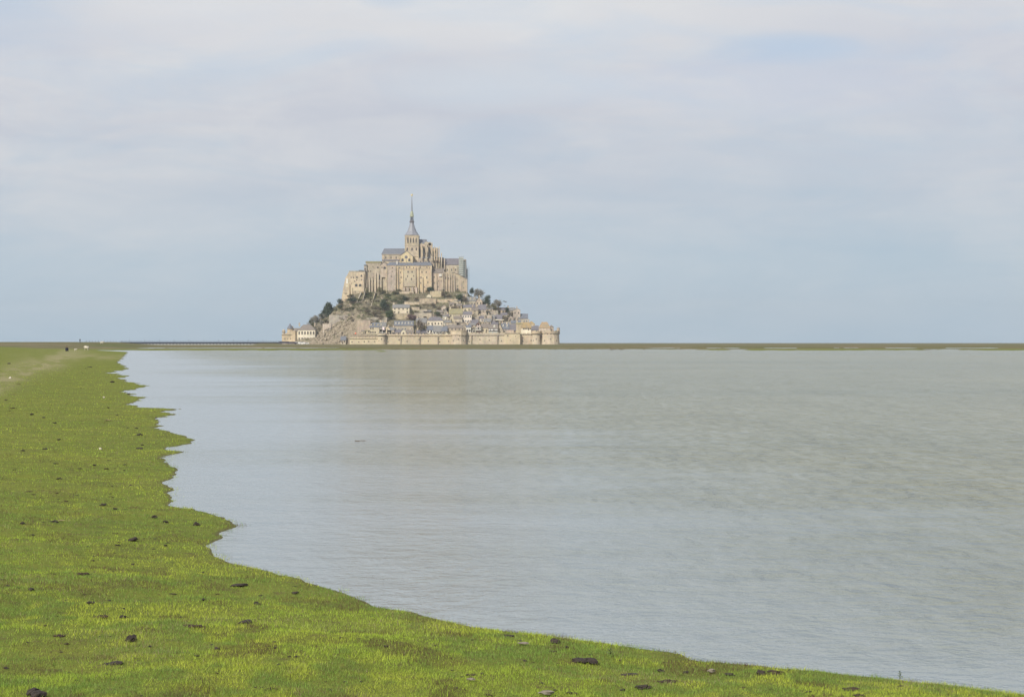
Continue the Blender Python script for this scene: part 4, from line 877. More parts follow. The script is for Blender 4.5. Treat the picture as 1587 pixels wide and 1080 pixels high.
# ---------------------------------------------------------------- the village houses
G = 'houses of the walled village'
HS = [
 # label, px0, px1, ridge, eave, base, wall, roof, style, rows, kwargs
 ('three-storey stone inn with bluish roof and many dormers behind the low outer wall', 573, 593, 500, 506.5, 524, 'stone_gold', 'slate_blue', 'e', 3, dict(cols=6, chim=2, dorm=4, depth=9)),
 ('pale grey house with tall chimneys squeezed right of the many-dormered inn', 588, 598, 499, 505, 520, 'stone_buff', 'slate_grey', 'e', 2, dict(chim=2, cols=3, wk='white')),
 ('stone gable-end house right behind the slim round tower', 593.5, 606.5, 505, 512.5, 520, 'stone_gold', 'slate_violet', 'g', 1, dict(cols=2, chim=1)),
 ('long stone house with a row of six dormers below the terrace hedge', 611, 640.5, 497.2, 504, 514, 'stone_buff', 'slate_blue', 'e', 1, dict(cols=6, dorm=6, chim=0, wk='white')),
 ('low purplish-roofed house directly behind the rampart left of a cream gable', 609, 621, 510.5, 515, 519.5, 'stone_buff', 'slate_violet', 'e', 1, dict(chim=1)),
 ('small cream gable-end house standing on the long curtain wall', 621.5, 629, 510.2, 513.5, 519.5, 'cream', 'slate_violet', 'g', 1, dict(cols=1)),
 ('brown-roofed house with one white window bay, right of the small cream gable', 629, 641, 511.3, 515, 519.8, 'stone_pink', 'slate_brown', 'e', 1, dict(wk='white', chim=2)),
 ('low violet-roofed cottage right of the dark bare tree by the curtain wall', 645.5, 661, 511, 515.5, 519.8, 'stone_grey', 'slate_violet', 'e', 1, dict(chim=2)),
 ('cream house with hipped violet roof in the middle of the village', 662, 687, 491, 497, 505.5, 'cream', 'slate_violet', 'h', 1, dict(cols=5, chim=1)),
 ('blue-roofed pair of white dormer fronts left of the long white-fronted roof', 661.5, 670.5, 504.3, 511, 517, 'white', 'slate_blue', 'e', 1, dict(cols=2, wk='dark', dorm=0)),
 ('wide grey-roofed house with a bright white ground floor over the curtain wall', 671, 684.5, 504.5, 513.6, 517.8, 'white', 'slate_grey', 'e', 1, dict(cols=3, wk='dark', chim=0)),
 ('grey-blue roofed house right of the bright white ground floor', 684, 693, 505.5, 512.5, 518, 'stone_grey', 'slate_blue', 'e', 1, dict(chim=1)),
 ('tiny cream gable poking over the parapet left of the broad bastion', 688.8, 695, 514.3, 518, 520.5, 'cream', 'slate_brown', 'g', 0, dict(chim=0, depth=5, Y=1909)),
 ('long dark-roofed row house behind the broad bastion', 692, 720, 503.6, 508.2, 513.5, 'stone_pink', 'slate_brown', 'e', 1, dict(chim=2)),
 ('dark slate roof half hidden left above the broad bastion', 690, 704, 503.2, 507, 511, 'stone_grey', 'slate_grey', 'e', 1, dict(chim=1, depth=7)),
 ('plain cream garden house with dark low roof alone on the upper terrace', 608.5, 634.5, 471.6, 476.8, 486.2, 'cream', 'slate_grey', 'e', 2, dict(cols=4, chim=2, depth=9)),
 ('steep dark-roofed cottage with a tiny white skylight left of the lichened roof', 685.5, 695.5, 477.5, 488.5, 491.5, 'stone_grey', 'slate_violet', 'g', 0, dict(chim=1)),
 ('white-fronted narrow house under the steep dark cottage', 686, 694.5, 488.6, 490.4, 497.5, 'white', 'slate_grey', 'e', 1, dict(cols=2, chim=0)),
 ('large stone house under a broad yellow-olive lichened roof', 696, 717, 478.2, 486, 499.5, 'stone_gold', 'olive_roof', 'e', 2, dict(cols=4, chim=1, depth=10)),
 ('pale three-bay house with dark roof right of the lichened roof', 716.5, 731, 482.4, 487.2, 501, 'pinkw', 'slate_violet', 'e', 2, dict(cols=4, wk='white', chim=2)),
 ('sunny orange-cream house with short dark roof below the abbey gatehouse', 718, 736, 472, 476.3, 484, 'stone_gold', 'slate_violet', 'e', 1, dict(chim=1)),
 ('high stone house with dark slate roof under the trees at the right shoulder', 720, 738, 460, 466, 475, 'stone_buff', 'slate_grey', 'e', 1, dict(cols=4, dorm=3, chim=1)),
 ('tall narrow brown gable at the right shoulder of the hill', 737.5, 747.5, 460, 467, 480, 'stone_pink', 'slate_brown', 'g', 2, dict(cols=2, chim=1)),
 ('violet-roofed house under the dark conifer on the right shoulder', 741, 753, 471.8, 479.5, 488, 'stone_buff', 'slate_violet', 'e', 1, dict(chim=1)),
 ('stone gable with a big flat-topped chimney among the right-hand gardens', 745, 754, 481, 485, 492.5, 'stone_buff', 'slate_grey', 'g', 1, dict(chim=1)),
 ('house with a plain dark slate roof right of the bare gardens', 765.5, 778, 487.6, 494.5, 498.5, 'stone_grey', 'slate_violet', 'e', 1, dict(chim=1)),
 ('violet-roofed house seen between the two round trees on the skyline', 771.5, 783, 476.5, 480.5, 486, 'stone_buff', 'slate_violet', 'e', 1, dict(chim=0)),
 ('high weathered block on the skyline with a tan chimney stack', 786, 798, 476.5, 481, 491, 'stone_grey', 'slate_grey', 'e', 1, dict(chim=1)),
 ('tan gabled house on the right skyline, tallest of the end cluster', 795.5, 806.5, 477.3, 480.5, 497, 'stone_pink', 'slate_grey', 'g', 2, dict(cols=2, chim=1)),
 ('slate-roofed house ending the right skyline above the yellow roofs', 803.5, 818, 486.2, 493, 502, 'stone_grey', 'slate_blue', 'e', 1, dict(chim=1, wk='white', cols=4)),
 ('bright blue slate roof below the tan gabled house', 792, 807, 496.4, 500.5, 508, 'stone_grey', 'slate_blue', 'e', 1, dict(chim=0)),
 ('tall blank stone house left of the yellow lichened roofs', 800, 809.5, 499.5, 502, 518, 'stone_gold', 'olive_roof', 'e', 0, dict(chim=1)),
 ('white-gabled timber-front inn under a yellow lichened roof by the second tower', 807.5, 823, 499.3, 507.6, 511.5, 'cream', 'lichen', 'e', 1, dict(cols=6, wk='dark', chim=1, Y=1913, wsize=(1.2, 1.6))),
 ('small yellow-roofed house behind the white-gabled inn', 818, 829, 497.8, 502.5, 508, 'stone_gold', 'lichen', 'h', 0, dict(chim=1)),
 ('dark-roofed house in the gap left of the big guardhouse', 824, 834.5, 504.5, 511, 515, 'stone_grey', 'slate_violet', 'e', 1, dict(chim=1, wk='white')),
 ('maroon-brown roofed house left of the tall blank stone house', 784, 800, 502.4, 511.5, 516, 'stone_pink', 'slate_violet', 'e', 1, dict(chim=1)),
 ('blue-grey roofed house with a glazed dormer above the square bastion', 777, 789, 500.3, 509, 515.5, 'stone_grey', 'slate_blue', 'e', 1, dict(dorm=2, wk='white', chim=1)),
 ('broad brown gable roof just right of the white-banded restaurant', 769, 780, 501.3, 512.8, 516, 'stone_buff', 'slate_brown', 'g', 0, dict(chim=1)),
 ('grey-roofed house directly above the white-banded restaurant', 760, 772, 497.5, 502.5, 506, 'stone_grey', 'slate_violet', 'e', 0, dict(chim=1)),
 ('slate-roofed house behind the tall pink gabled house', 728, 741, 495.4, 500.8, 506, 'stone_grey', 'slate_violet', 'e', 0, dict(chim=1)),
 ('small grey gable with a dark arch between the white house and the pink gable', 731.5, 737.5, 506.6, 511, 516.5, 'stone_grey', 'slate_violet', 'g', 1, dict(cols=1, chim=0, wk='dark')),
 ('brown-roofed house right of the tall pink gabled house', 746, 757, 501.2, 507.5, 516, 'stone_gold', 'slate_brown', 'e', 1, dict(chim=1)),
 ('low stone house under bare trees above the rampart walk at right of centre', 750, 761, 493.5, 498.5, 504.5, 'stone_buff', 'slate_grey', 'e', 1, dict(chim=1)),
 ('plain stone house in shade between the lichened roof and the brown roofs', 703, 716, 490, 493.5, 503.5, 'stone_buff', 'slate_brown', 'e', 1, dict(chim=1)),
 ('narrow stone house left of the pale three-bay house', 708, 717, 497.5, 500, 506, 'stone_grey', 'slate_brown', 'e', 1, dict(chim=0)),
 ('small stone hut on the green ledge below the abbey gatehouse', 696, 704, 468.5, 471, 475.5, 'stone_pink', 'slate_brown', 'e', 1, dict(chim=0, depth=5)),
 ('pinkish ruined-looking gable left of the steep dark cottage', 684, 692, 472, 476, 484, 'stone_pink', 'slate_brown', 'g', 1, dict(cols=1, chim=0, depth=5)),
 ('little roofed shelter with dark openings in the mid-slope garden', 656, 668, 480.6, 482.2, 486, 'stone_grey', 'slate_grey', 'e', 1, dict(cols=4, wk='dark', chim=0, depth=4)),
 ('low grey house behind the dark bare tree in front of the terrace wall', 645, 661, 492.8, 499.5, 505.5, 'stone_grey', 'slate_grey', 'e', 1, dict(chim=1)),
 ('stone house with dark door tucked behind the slim round tower\'s parapet', 600, 611, 507, 511.5, 520, 'stone_buff', 'slate_grey', 'e', 1, dict(chim=2)),
 ('small slate-roofed hut at the foot of the bare rocks', 528, 536, 521, 526.5, 532.5, 'stone_pink', 'slate_blue', 'e', 1, dict(chim=0, depth=5, Y=1924, cols=2)),
 ('stone house leaning on the tall pinkish retaining wall', 565.5, 573.5, 508, 512, 521, 'stone_gold', 'olive_roof', 'e', 2, dict(cols=2, chim=1)),
 ('pale cottage high under the long south range, half lost in shrubs', 661, 668, 455.5, 458, 461.5, 'cream', 'slate_brown', 'g', 0, dict(chim=0, depth=4)),
 ('brown-roofed cottage on the slope above the orange-cream house', 707, 716, 470.5, 473.5, 479, 'stone_pink', 'slate_brown', 'e', 1, dict(chim=1)),
 ('grey cottage just left of the dark-roofed house beneath the skyline trees', 753, 764, 474, 478.5, 484, 'stone_buff', 'slate_grey', 'e', 1, dict(chim=1)),
 ('low brown-roofed barn between the cream house and the steep dark cottage', 676, 686, 480.5, 484, 489.5, 'stone_grey', 'slate_brown', 'e', 1, dict(chim=0, depth=5)),
 ('grey-gabled cottage on the terrace above the hipped violet roof', 669, 676, 483, 486.5, 491, 'stone_pink', 'slate_grey', 'g', 1, dict(cols=1, chim=1, depth=5)),
 ('tall thin house with dark roof between white-fronted house and lichened roof', 692, 697.5, 486.5, 490, 499, 'stone_pink', 'slate_violet', 'e', 2, dict(cols=1, chim=1)),
 ('two-chimneyed grey house left of the brown roofs over the bastion', 687, 699, 496, 499.5, 505, 'cream', 'slate_grey', 'e', 1, dict(chim=2, wk='white')),
 ('small dark-gabled house over the right end of the long row house', 715, 723, 502.8, 507.5, 512.5, 'stone_buff', 'slate_violet', 'g', 1, dict(cols=1, chim=1)),
 ('brown-gabled house left of the violet roof under the dark conifer', 731, 741, 476, 480.5, 489, 'stone_buff', 'slate_brown', 'e', 2, dict(chim=1)),
 ('pair of attached cottages with pink walls below the bare gardens', 742, 752, 489.5, 493, 499.5, 'pinkw', 'slate_violet', 'e', 1, dict(chim=2, wk='white')),
 ('grey roof with two white skylight dormers left of the awning', 756, 767, 488, 492.5, 498, 'stone_grey', 'slate_grey', 'e', 1, dict(dorm=2, chim=1, wk='white')),
 ('cream cottage with dark roof behind the yellow-green bush', 776, 786, 484.5, 488, 494, 'cream', 'slate_violet', 'e', 1, dict(chim=1)),
 ('narrow stone gable wedged left of the white-banded restaurant', 749.5, 757, 499.8, 504.5, 511, 'stone_pink', 'slate_grey', 'g', 2, dict(cols=1, chim=1)),
 ('shaded stone house with grey roof above the small grey gable', 727, 737, 499.8, 503.5, 508, 'stone_buff', 'slate_grey', 'e', 1, dict(chim=1)),
 ('slate cottage at the foot of the green tree under the gatehouse', 704, 714, 463.5, 466, 470, 'stone_buff', 'slate_grey', 'e', 1, dict(chim=1, depth=5)),
 ('small stone house left of the bluish many-dormered inn', 560, 567, 509, 513, 520.5, 'stone_buff', 'slate_brown', 'e', 1, dict(chim=1, depth=6)),
 ('dark-roofed lean-to behind the second round tower', 815, 825, 509.5, 512.5, 516, 'stone_grey', 'slate_violet', 'e', 1, dict(chim=0, depth=5)),
 ('stone cottage with a cream gable right under the pale awning', 787, 796, 489, 492.5, 498, 'stone_pink', 'slate_violet', 'g', 1, dict(cols=1, chim=0)),
]
for (lab, a_, b_, t_, e_, bt, wl, rf, st, rows, kw) in HS: house(lab, a_, b_, t_, e_, bt, wl, rf, st, rows, group=G, **kw)
# white house, tall pink gabled house, white-banded restaurant
h = house('small white house with slate roof over a dark arch, right of the broad bastion', 722.5, 730, 503.2, 507, 516.5, 'white', 'slate_blue', 'e', 1, depth=7, chim=1, cols=2, wk='dark', Y=1912, group=G)
h['label'] = 'small white house with slate roof over a dark arch, right of the broad bastion'
YQ = 1912
h = thing('timbered_house', 741.3, 517, YQ, 'tall narrow white and pink gabled house with red timber trim and dark ground floor', 'house', G)
x0, x1, xm = X_(737.3, YQ), X_(745.6, YQ), X_(741.4, YQ)
mb = MB(); mb.prism_y([(x0, Z_(512, YQ)), (x1, Z_(512, YQ)), (x1, Z_(505.5, YQ)), (xm, Z_(499.4, YQ)), (x0, Z_(505.5, YQ))], YQ, YQ+9); mb.build('wall', M['white'], h)
mb = MB(); mb.box(x0, x1, YQ+.2, YQ+9, Z_(520, YQ), Z_(512, YQ)-.003); mb.build('ground_floor', M['timber'], h)
mb = MB(); mb.prism_y([(x0-.5, Z_(506.2, YQ)), (x0-.5, Z_(505.4, YQ)), (xm, Z_(498.2, YQ)), (xm, Z_(499.2, YQ))][::-1], YQ-.6, YQ+9)
mb.prism_y([(xm, Z_(499.2, YQ)), (xm, Z_(498.2, YQ)), (x1+.5, Z_(505.4, YQ)), (x1+.5, Z_(506.2, YQ))][::-1], YQ-.6, YQ+9); mb.build('roof', M['slate_brown'], h)
for (pa, ya_, pb_, yb_) in ((737.9, 505.4, 741.2, 500.6), (741.6, 500.6, 745, 505.4), (738, 506, 745, 506)):
    q = MB(); q.tube(P(pa, ya_, YQ-.15), P(pb_, yb_, YQ-.15), .22, n=4); q.build('timber_brace', M['red_timber'], h)
Wp(h, 741.4, 504.6, 1.8, 3, YQ, 'dark'); Wp(h, 741.4, 510.6, 1.9, 3.2, YQ, 'dark'); Wp(h, 738.9, 510.6, 1.0, 2.4, YQ, 'dark'); Wp(h, 744, 510.6, 1.0, 2.4, YQ, 'dark')
YQ = 1912
h = thing('restaurant', 764, 517, YQ, 'restaurant with a bright white window band and glazed ground floor under a grey roof', 'house', G)
x0, x1 = X_(757, YQ), X_(771.3, YQ)
mb = MB(); mb.box(x0, x1, YQ, YQ+8, Z_(519, YQ), Z_(509.2, YQ)); mb.build('wall', M['timber'], h)
for pa in (757.3, 760.3, 762.6, 766.3, 769): q = MB(); q.box(X_(pa, YQ), X_(pa+2.0, YQ), YQ-.5, YQ-.003, Z_(512.3, YQ), Z_(509.4, YQ)); q.build('white_panel', M['wpaint'], h)
mb = MB(); mb.box(x0, x1, YQ-.2, YQ-.003, Z_(518, YQ), Z_(514, YQ)); mb.build('glazing', M['sheet'], h)
mb = MB(); s_ = (Z_(503, YQ+4)-Z_(509, YQ)); slab(mb, (YQ-.9, Z_(509.4, YQ)), (YQ+4, Z_(503, YQ+4)), x0-.4, x1+.4); slab(mb, (YQ+8.9, Z_(509.4, YQ)), (YQ+4, Z_(503, YQ+4)), x0-.4, x1+.4); ro = mb.build('roof', M['slate_brown'], h)
mb = MB(); mb.prism_y([(X_(764.6, YQ), Z_(507, YQ)), (X_(767.6, YQ), Z_(507, YQ)), (X_(767.6, YQ), Z_(505, YQ)), (X_(766.1, YQ), Z_(503.2, YQ)), (X_(764.6, YQ), Z_(505, YQ))], YQ+.6, YQ+3); mb.build('dormer', M['white'], h)
# cafe terrace awnings and a pale flat awning
for lab, a_, b_, t_, bt, mt, yy in (('orange-red parasol on the terrace behind the low outer wall', 549, 554.6, 515.2, 520.6, 'awning', 1917),
                                    ('second orange-red parasol, smaller and nearer the inn', 553.8, 558.4, 516.8, 520.8, 'awning', 1915)):
    r_ = thing('parasol', (a_+b_)/2, bt, yy, lab, 'parasol'); x0, x1 = X_(a_, yy), X_(b_, yy); xc = (x0+x1)/2; rr = (x1-x0)/2
    q = MB(); q.lathe(xc, yy, [(rr, Z_(t_+2.2, yy)), (rr*.55, Z_(t_+1.0, yy)), (.08, Z_(t_, yy))], 10); q.build('canopy', M[mt], r_)
    q = MB(); q.tube((xc, yy, Z_(bt, yy)-3), (xc, yy, Z_(t_+1, yy)), .08); q.build('pole', M['metal'], r_)
r_ = thing('awning', 775, 500, 1932, 'pale flat awning on posts below the plain dark slate roof', 'awning')
mb = MB(); mb.box(X_(767.5, 1932), X_(781.5, 1932), 1931, 1935, Z_(496.2, 1932), Z_(495.0, 1932)); mb.build('canopy', M['cream'], r_)
for p_ in (768.5, 772.5, 776.6, 780.6): q = MB(); x_ = X_(p_, 1932); q.tube((x_, 1931.3, Z_(503, 1932)), (x_, 1931.3, Z_(496.2, 1932)), .14); q.build('post', M['timber'], r_)
# flag on the inn
r_ = thing('flag', 594, 512, 1913, 'pink and white flag on a short pole beside the slim round tower', 'flag')
q = MB(); x_ = X_(592.6, 1909); q.tube((x_, 1909, Z_(521, 1909)), (x_, 1909, Z_(505, 1909)), .08); q.build('pole', M['wpaint'], r_)
q = MB(); z_ = Z_(506, 1909)
for i in range(5): q.add([(x_+.1+i*.4, 1909+.12*math.sin(i*1.3), z_-i*.25), (x_+.1+(i+1)*.4, 1909+.12*math.sin((i+1)*1.3), z_-(i+1)*.25), (x_+.1+(i+1)*.4, 1909+.12*math.sin((i+1)*1.3), z_-2.6-(i+1)*.25), (x_+.1+i*.4, 1909+.12*math.sin(i*1.3), z_-2.6-i*.25)], [(0,1,2,3)])
q.build('cloth', plain('flag_cloth', (.75, .55, .62), (.8, .78, .8), .5, .8), r_)

# ---------------------------------------------------------------- barracks and small towers at the left foot
Yf = 1935
h = house('long white three-storey barracks with grey hipped roof at the island\'s left foot', 461.5, 488.3, 503.2, 511.6, 531, 'cream', 'slate_brown', 'h', 2, cols=6, depth=13, Y=Yf, chim=2, wk='rect', name='barracks', cat='barracks', group=None, wsize=(1.7, 3.4))
mb = MB(); mb.box(-9.4, 9.4, -6.9, -6.45, 2.6, 3.1); mb.build('string_course', M['trim'], h, local=True)
for i in range(8): window(h, -8+i*2.25, .5, .9, 1.5, -6.5, 'white', world=False)
h = house('stone wing with brownish roof joining the barracks to the pepper-pot tower', 451.5, 463.5, 508.5, 513.2, 531, 'stone_gold', 'slate_brown', 'e', 2, cols=3, depth=9, Y=Yf+1, chim=1, name='stone_wing', cat='annexe', group=None)
tt = thing('pepper_pot_tower', 449, 531, Yf, 'round stone tower with a dark pointed slate cap left of the barracks', 'tower')
x_ = X_(449, Yf); mb = MB(); mb.lathe(x_, Yf+3, [(3.3, -1), (2.9, 6), (2.85, Z_(509.2, Yf))], 18); mb.build('wall', M['stone_gold'], tt)
mb = MB(); mb.lathe(x_, Yf+3, [(3.3, Z_(509.4, Yf)), (2.3, Z_(506.5, Yf)), (1.1, Z_(503.6, Yf)), (.08, Z_(501.2, Yf))], 14); mb.build('slate_cap', M['slate_blue'], tt)
for zz_ in (5.5, 10.5): window(tt, x_-.4, zz_, .8, 1.4, Yf+.05, 'archdark')
tt = thing('corner_turret', 439.4, 531, Yf, 'small stone corner turret, leftmost building of the island', 'turret')
x_ = X_(439.4, Yf); mb = MB(); mb.lathe(x_, Yf+2, [(1.3, Z_(516.5, Yf)), (1.75, Z_(515, Yf)), (1.6, Z_(512.2, Yf)), (1.0, Z_(511, Yf)), (.1, Z_(510.3, Yf))], 12); mb.build('cap', M['stone_grey'], tt)
mb = MB(); mb.lathe(x_, Yf+2, [(1.7, -1), (1.45, Z_(516.5, Yf))], 12); mb.build('wall', M['stone_gold'], tt)
w_ = thing('fort_wall', 446, 531, Yf, 'sloping stone fort wall between the corner turret and the pepper-pot tower', 'wall')
mb = MB(); mb.prism_y([(X_(a_, Yf), Z_(b_, Yf)) for a_, b_ in ((437, 534.2), (458, 534.2), (458, 512), (452.5, 512.5), (447, 514.5), (442, 517.3), (437, 518))], Yf-1, Yf+5); mb.build('wall', M['stone_gold'], w_)
mb = MB(); mb.box(X_(436.6, Yf), X_(452, Yf), Yf-1.4, Yf-.95, Z_(519.4, Yf), Z_(518.6, Yf)); mb.build('string_course', M['stone_dark'], w_)
for p_ in (441.5, 446, 450.5): Wp(w_, p_, 526, .9, 2, Yf-1, 'archdark')
w_ = thing('quay_wall', 470, 533, Yf-6, 'low grey quay wall in front of the barracks', 'wall')
mb = MB(); mb.box(X_(437, Yf), X_(489, Yf), Yf-7, Yf-1.5, -1, Z_(529.3, Yf)); mb.build('wall', M['stone_grey'], w_)
# white boats/vans drawn up before the quay and the dark shuttle at the bridge end
def van(px, Y, ln, hgt, lab, paint, cat='van', name='parked_van', zb=None):
    s = Y/F; x = X_(px, Y); z = zb if zb is not None else float(ground_h(np.array([x]), np.array([float(Y)]))[0])
    r_ = empty(name, (x, Y, z)); tag(r_, lab, cat); a_, b_ = -ln/2, ln/2
    mb = MB(); mb.prism_y([(a_, .35), (b_, .35), (b_, hgt*.55), (b_-ln*.12, hgt*.62), (b_-ln*.22, hgt), (a_+.15, hgt), (a_, hgt*.8)], -.95, .95); mb.build('body', M[paint], r_, local=True)
    g_ = MB(); g_.prism_y([(a_+.5, hgt*.62), (b_-ln*.24, hgt*.62), (b_-ln*.28, hgt*.9), (a_+.5, hgt*.9)], -.97, .97); g_.build('window', M['window'], r_, local=True)
    for sx_ in (a_+ln*.2, b_-ln*.2):
        for sy_ in (-.85, .85):
            q = MB(); q.tube((sx_, sy_-.12, .36), (sx_, sy_+.12, .36), .36, n=12); q.build('wheel', M['tyre'], r_, local=True)
    return r_
van(460.5, 1918, 5.6, 2.3, 'white van parked left before the barracks', 'wpaint', zb=.35)
van(468.5, 1916, 6.2, 2.5, 'larger white van in the middle of the row before the barracks', 'wpaint', zb=.35)
van(475.5, 1918, 4.8, 1.9, 'white car at the right of the row before the barracks', 'wpaint', 'car', 'parked_car', zb=.35)
van(442, 1915, 12.5, 2.3, 'long dark shuttle bus waiting at the island end of the footbridge', 'dpaint', 'bus', 'shuttle_bus', zb=.9)
van(452, 1917, 11.5, 2.1, 'dark shuttle bus nearest the white vans', 'dpaint', 'bus', 'shuttle_bus', zb=.8)

# ---------------------------------------------------------------- footbridge to the island
fb = thing('footbridge', 310, 534, 1850, 'long low dark footbridge on thin piers running to the island from the left', 'bridge')
def br(px): return 1930 - (436-px)*.25
zd = lambda px: Z_(530.0, br(px))
mb = MB(); pp = list(range(186, 437, 10)) + [437]
for a_, b_ in zip(pp[:-1], pp[1:]):
    Ya, Yb = br(a_), br(b_); xa, xb = X_(a_, Ya), X_(b_, Yb); z0, z1 = zd(a_), zd(b_)
    mb.add([(xa,Ya,z0-1.8),(xb,Yb,z1-1.8),(xb,Yb+7,z1-1.8),(xa,Ya+7,z0-1.8),(xa,Ya,z0),(xb,Yb,z1),(xb,Yb+7,z1),(xa,Ya+7,z0)], [(0,3,2,1),(4,5,6,7),(0,1,5,4),(1,2,6,5),(2,3,7,6),(3,0,4,7)])
mb.build('deck', M['deck'], fb)
mb = MB()
for a_, b_ in zip(pp[:-1], pp[1:]):
    for dz_2 in (.55, 1.1): mb.tube((X_(a_, br(a_)), br(a_)-.1, zd(a_)+dz_2), (X_(b_, br(b_)), br(b_)-.1, zd(b_)+dz_2), .06, n=4)
mb.build('handrail', M['deck'], fb)
pm = MB(); pm.tube((0, 0, -3.9), (0, 0, -1.7), .32, n=6); pmo = pm.build('pier', M['pier'], fb, local=True)
pst = MB(); pst.tube((0, 0, 0), (0, 0, 1.25), .07, n=4); psto = pst.build('rail_post', M['deck'], fb, local=True)
o0 = fb.location
k = 0
for p_ in np.arange(200, 388, 5.2):
    for dp in (0, .9):
        q = pmo if k == 0 else pmo.copy(); k += 1
        if k > 1: C.objects.link(q); q.parent = fb
        px_ = p_+dp; q.location = (X_(px_, br(px_))-o0[0], br(px_)+1.0+dp*2-o0[1], zd(px_)-o0[2])
k = 0
for p_ in np.arange(188, 436, 4.0):
    q = psto if k == 0 else psto.copy(); k += 1
    if k > 1: C.objects.link(q); q.parent = fb
    q.location = (X_(p_, br(p_))-o0[0], br(p_)-.1-o0[1], zd(p_)-o0[2])
# lamp posts along the deck and a line of marker posts on the dyke
lm = None
def post(x, y, z, hgt, lab, nm, cat, grp, mt='deck', r=.09, head=True):
    o = empty(nm, (x, y, z)); tag(o, lab, cat, grp)
    q = MB(); q.tube((0, 0, -.5), (0, 0, hgt), r, r*.6, 6); q.build('pole', M[mt], o, local=True)
    if head: q = MB(); q.box(-.5, .12, -.12, .12, hgt, hgt+.14); q.build('lamp_head', M[mt], o, local=True)
    return o
for p_ in list(range(200, 430, 23)): post(X_(p_, br(p_)), br(p_)+3.5, zd(p_), 2.3, 'slim dark lamp post on the footbridge deck', 'lamp_post', 'lamp post', 'lamp posts on the footbridge')
for p_ in np.arange(134, 192, 4.6):
    y_ = 1150.; x_ = X_(p_, y_); z_ = float(ground_h(np.array([x_]), np.array([y_]))[0]); post(x_, y_, z_-.3, 1.2, 'short dark post of the row along the dyke top', 'marker_post', 'post', 'marker posts on the dyke', head=False, r=.12)

# ---------------------------------------------------------------- trees and shrubs of the island
def crown_mesh(name, mats, n_clump, per, shape='round', leaf=.42, seed=0, hollow=.25, trunk=.25, twig=0):
    rr = random.Random(seed); v_ = []; f_ = []; mi = []
    def tri(p, s):
        b = len(v_)
        d1 = Vector((rr.gauss(0, 1), rr.gauss(0, 1), rr.gauss(0, 1))).normalized()*s; d2 = Vector((rr.gauss(0, 1), rr.gauss(0, 1), rr.gauss(0, 1))).normalized()*s
        v_.extend([tuple(p), tuple(p+d1), tuple(p+d2)]); f_.append((b, b+1, b+2)); mi.append(0)
    lob = [(Vector((rr.gauss(0, 1), rr.gauss(0, 1), rr.gauss(0, 1))).normalized(), rr.uniform(.15, .55)) for _ in range(7)]
    for i in range(n_clump):
        while True:
            p = Vector((rr.uniform(-1, 1), rr.uniform(-1, 1), rr.uniform(-1, 1)))
            lim = .62 + sum(a_*max(0, p.normalized().dot(d_))**4 for d_, a_ in lob)
            if hollow*.6 < p.length < lim: break
        if shape == 'cone': z = (p.z+1)/2; rad_ = (1-z)**.8; c_ = Vector((p.x*rad_*.55, p.y*rad_*.55, trunk*.4+z*(1-trunk*.4)))
        elif shape == 'layer':
            z = rr.random()**1.1; lay = math.floor(z*7)/7; rad_ = (1-lay)**.7*.62; an = rr.uniform(0, 6.283); q_ = rr.random()**.6
            c_ = Vector((math.cos(an)*rad_*q_+.10*lay, math.sin(an)*rad_*q_, .10+lay*.9-.05*q_))
        elif shape == 'low': c_ = Vector((p.x*.62, p.y*.5, (p.z+1)/2*.8))
        else: c_ = Vector((p.x*.46, p.y*.46, trunk+(1-trunk)*(p.z+1)/2))
        cl = rr.uniform(.6, 1.3)
        for j in range(per):
            off = Vector((rr.gauss(0, 1), rr.gauss(0, 1), rr.gauss(0, .7)))*.075*cl; tri(c_+off, leaf*.17*rr.uniform(.6, 1.4))
    me_ = bpy.data.meshes.new(name); me_.from_pydata(v_, [], f_); me_.materials.append(mats); return me_
def branch_mesh(name, mat, seed, levels=4, spread=.5, upright=.75):
    rr = random.Random(seed); mb = MB()
    def grow(p, d, ln, r, lv):
        q_ = p+d*ln; mb.tube(p, q_, r, r*.65, 4 if lv < 2 else 3)
        if lv == levels: return
        for i in range(3 if lv < 2 else 4):
            nd = (d*upright + Vector((rr.gauss(0, spread), rr.gauss(0, spread), rr.gauss(.1, spread*.6)))).normalized()
            grow(p+d*ln*rr.uniform(.45, 1.0), nd, ln*rr.uniform(.55, .8), r*.55, lv+1)
    grow(Vector((0, 0, 0)), Vector((0, 0, 1)), .34, .028, 0)
    o = mb.build(name, mat); me_ = o.data; bpy.data.objects.remove(o); return me_
def trunk_mesh(name, mat, lean=0.0):
    mb = MB(); mb.tube((0, 0, -.08), (lean*.4, 0, .35), .035, .026, 6); mb.tube((lean*.4, 0, .35), (lean, 0, .8), .026, .01, 6)
    for s_ in range(5): a_ = s_*1.9; mb.tube((lean*.4, 0, .32+.06*s_), (lean*.4+.28*math.cos(a_), .28*math.sin(a_), .58+.05*s_), .014, .005, 4)
    o = mb.build(name, mat); me_ = o.data; bpy.data.objects.remove(o); return me_
TRK = trunk_mesh('trunk', M['trunk'])
CR = {}
def crown(kind, mat, seed, **k):
    key = (kind, mat, seed)
    if key not in CR: CR[key] = crown_mesh('crown', M[mat], shape=kind, seed=seed, **k)
    return CR[key]
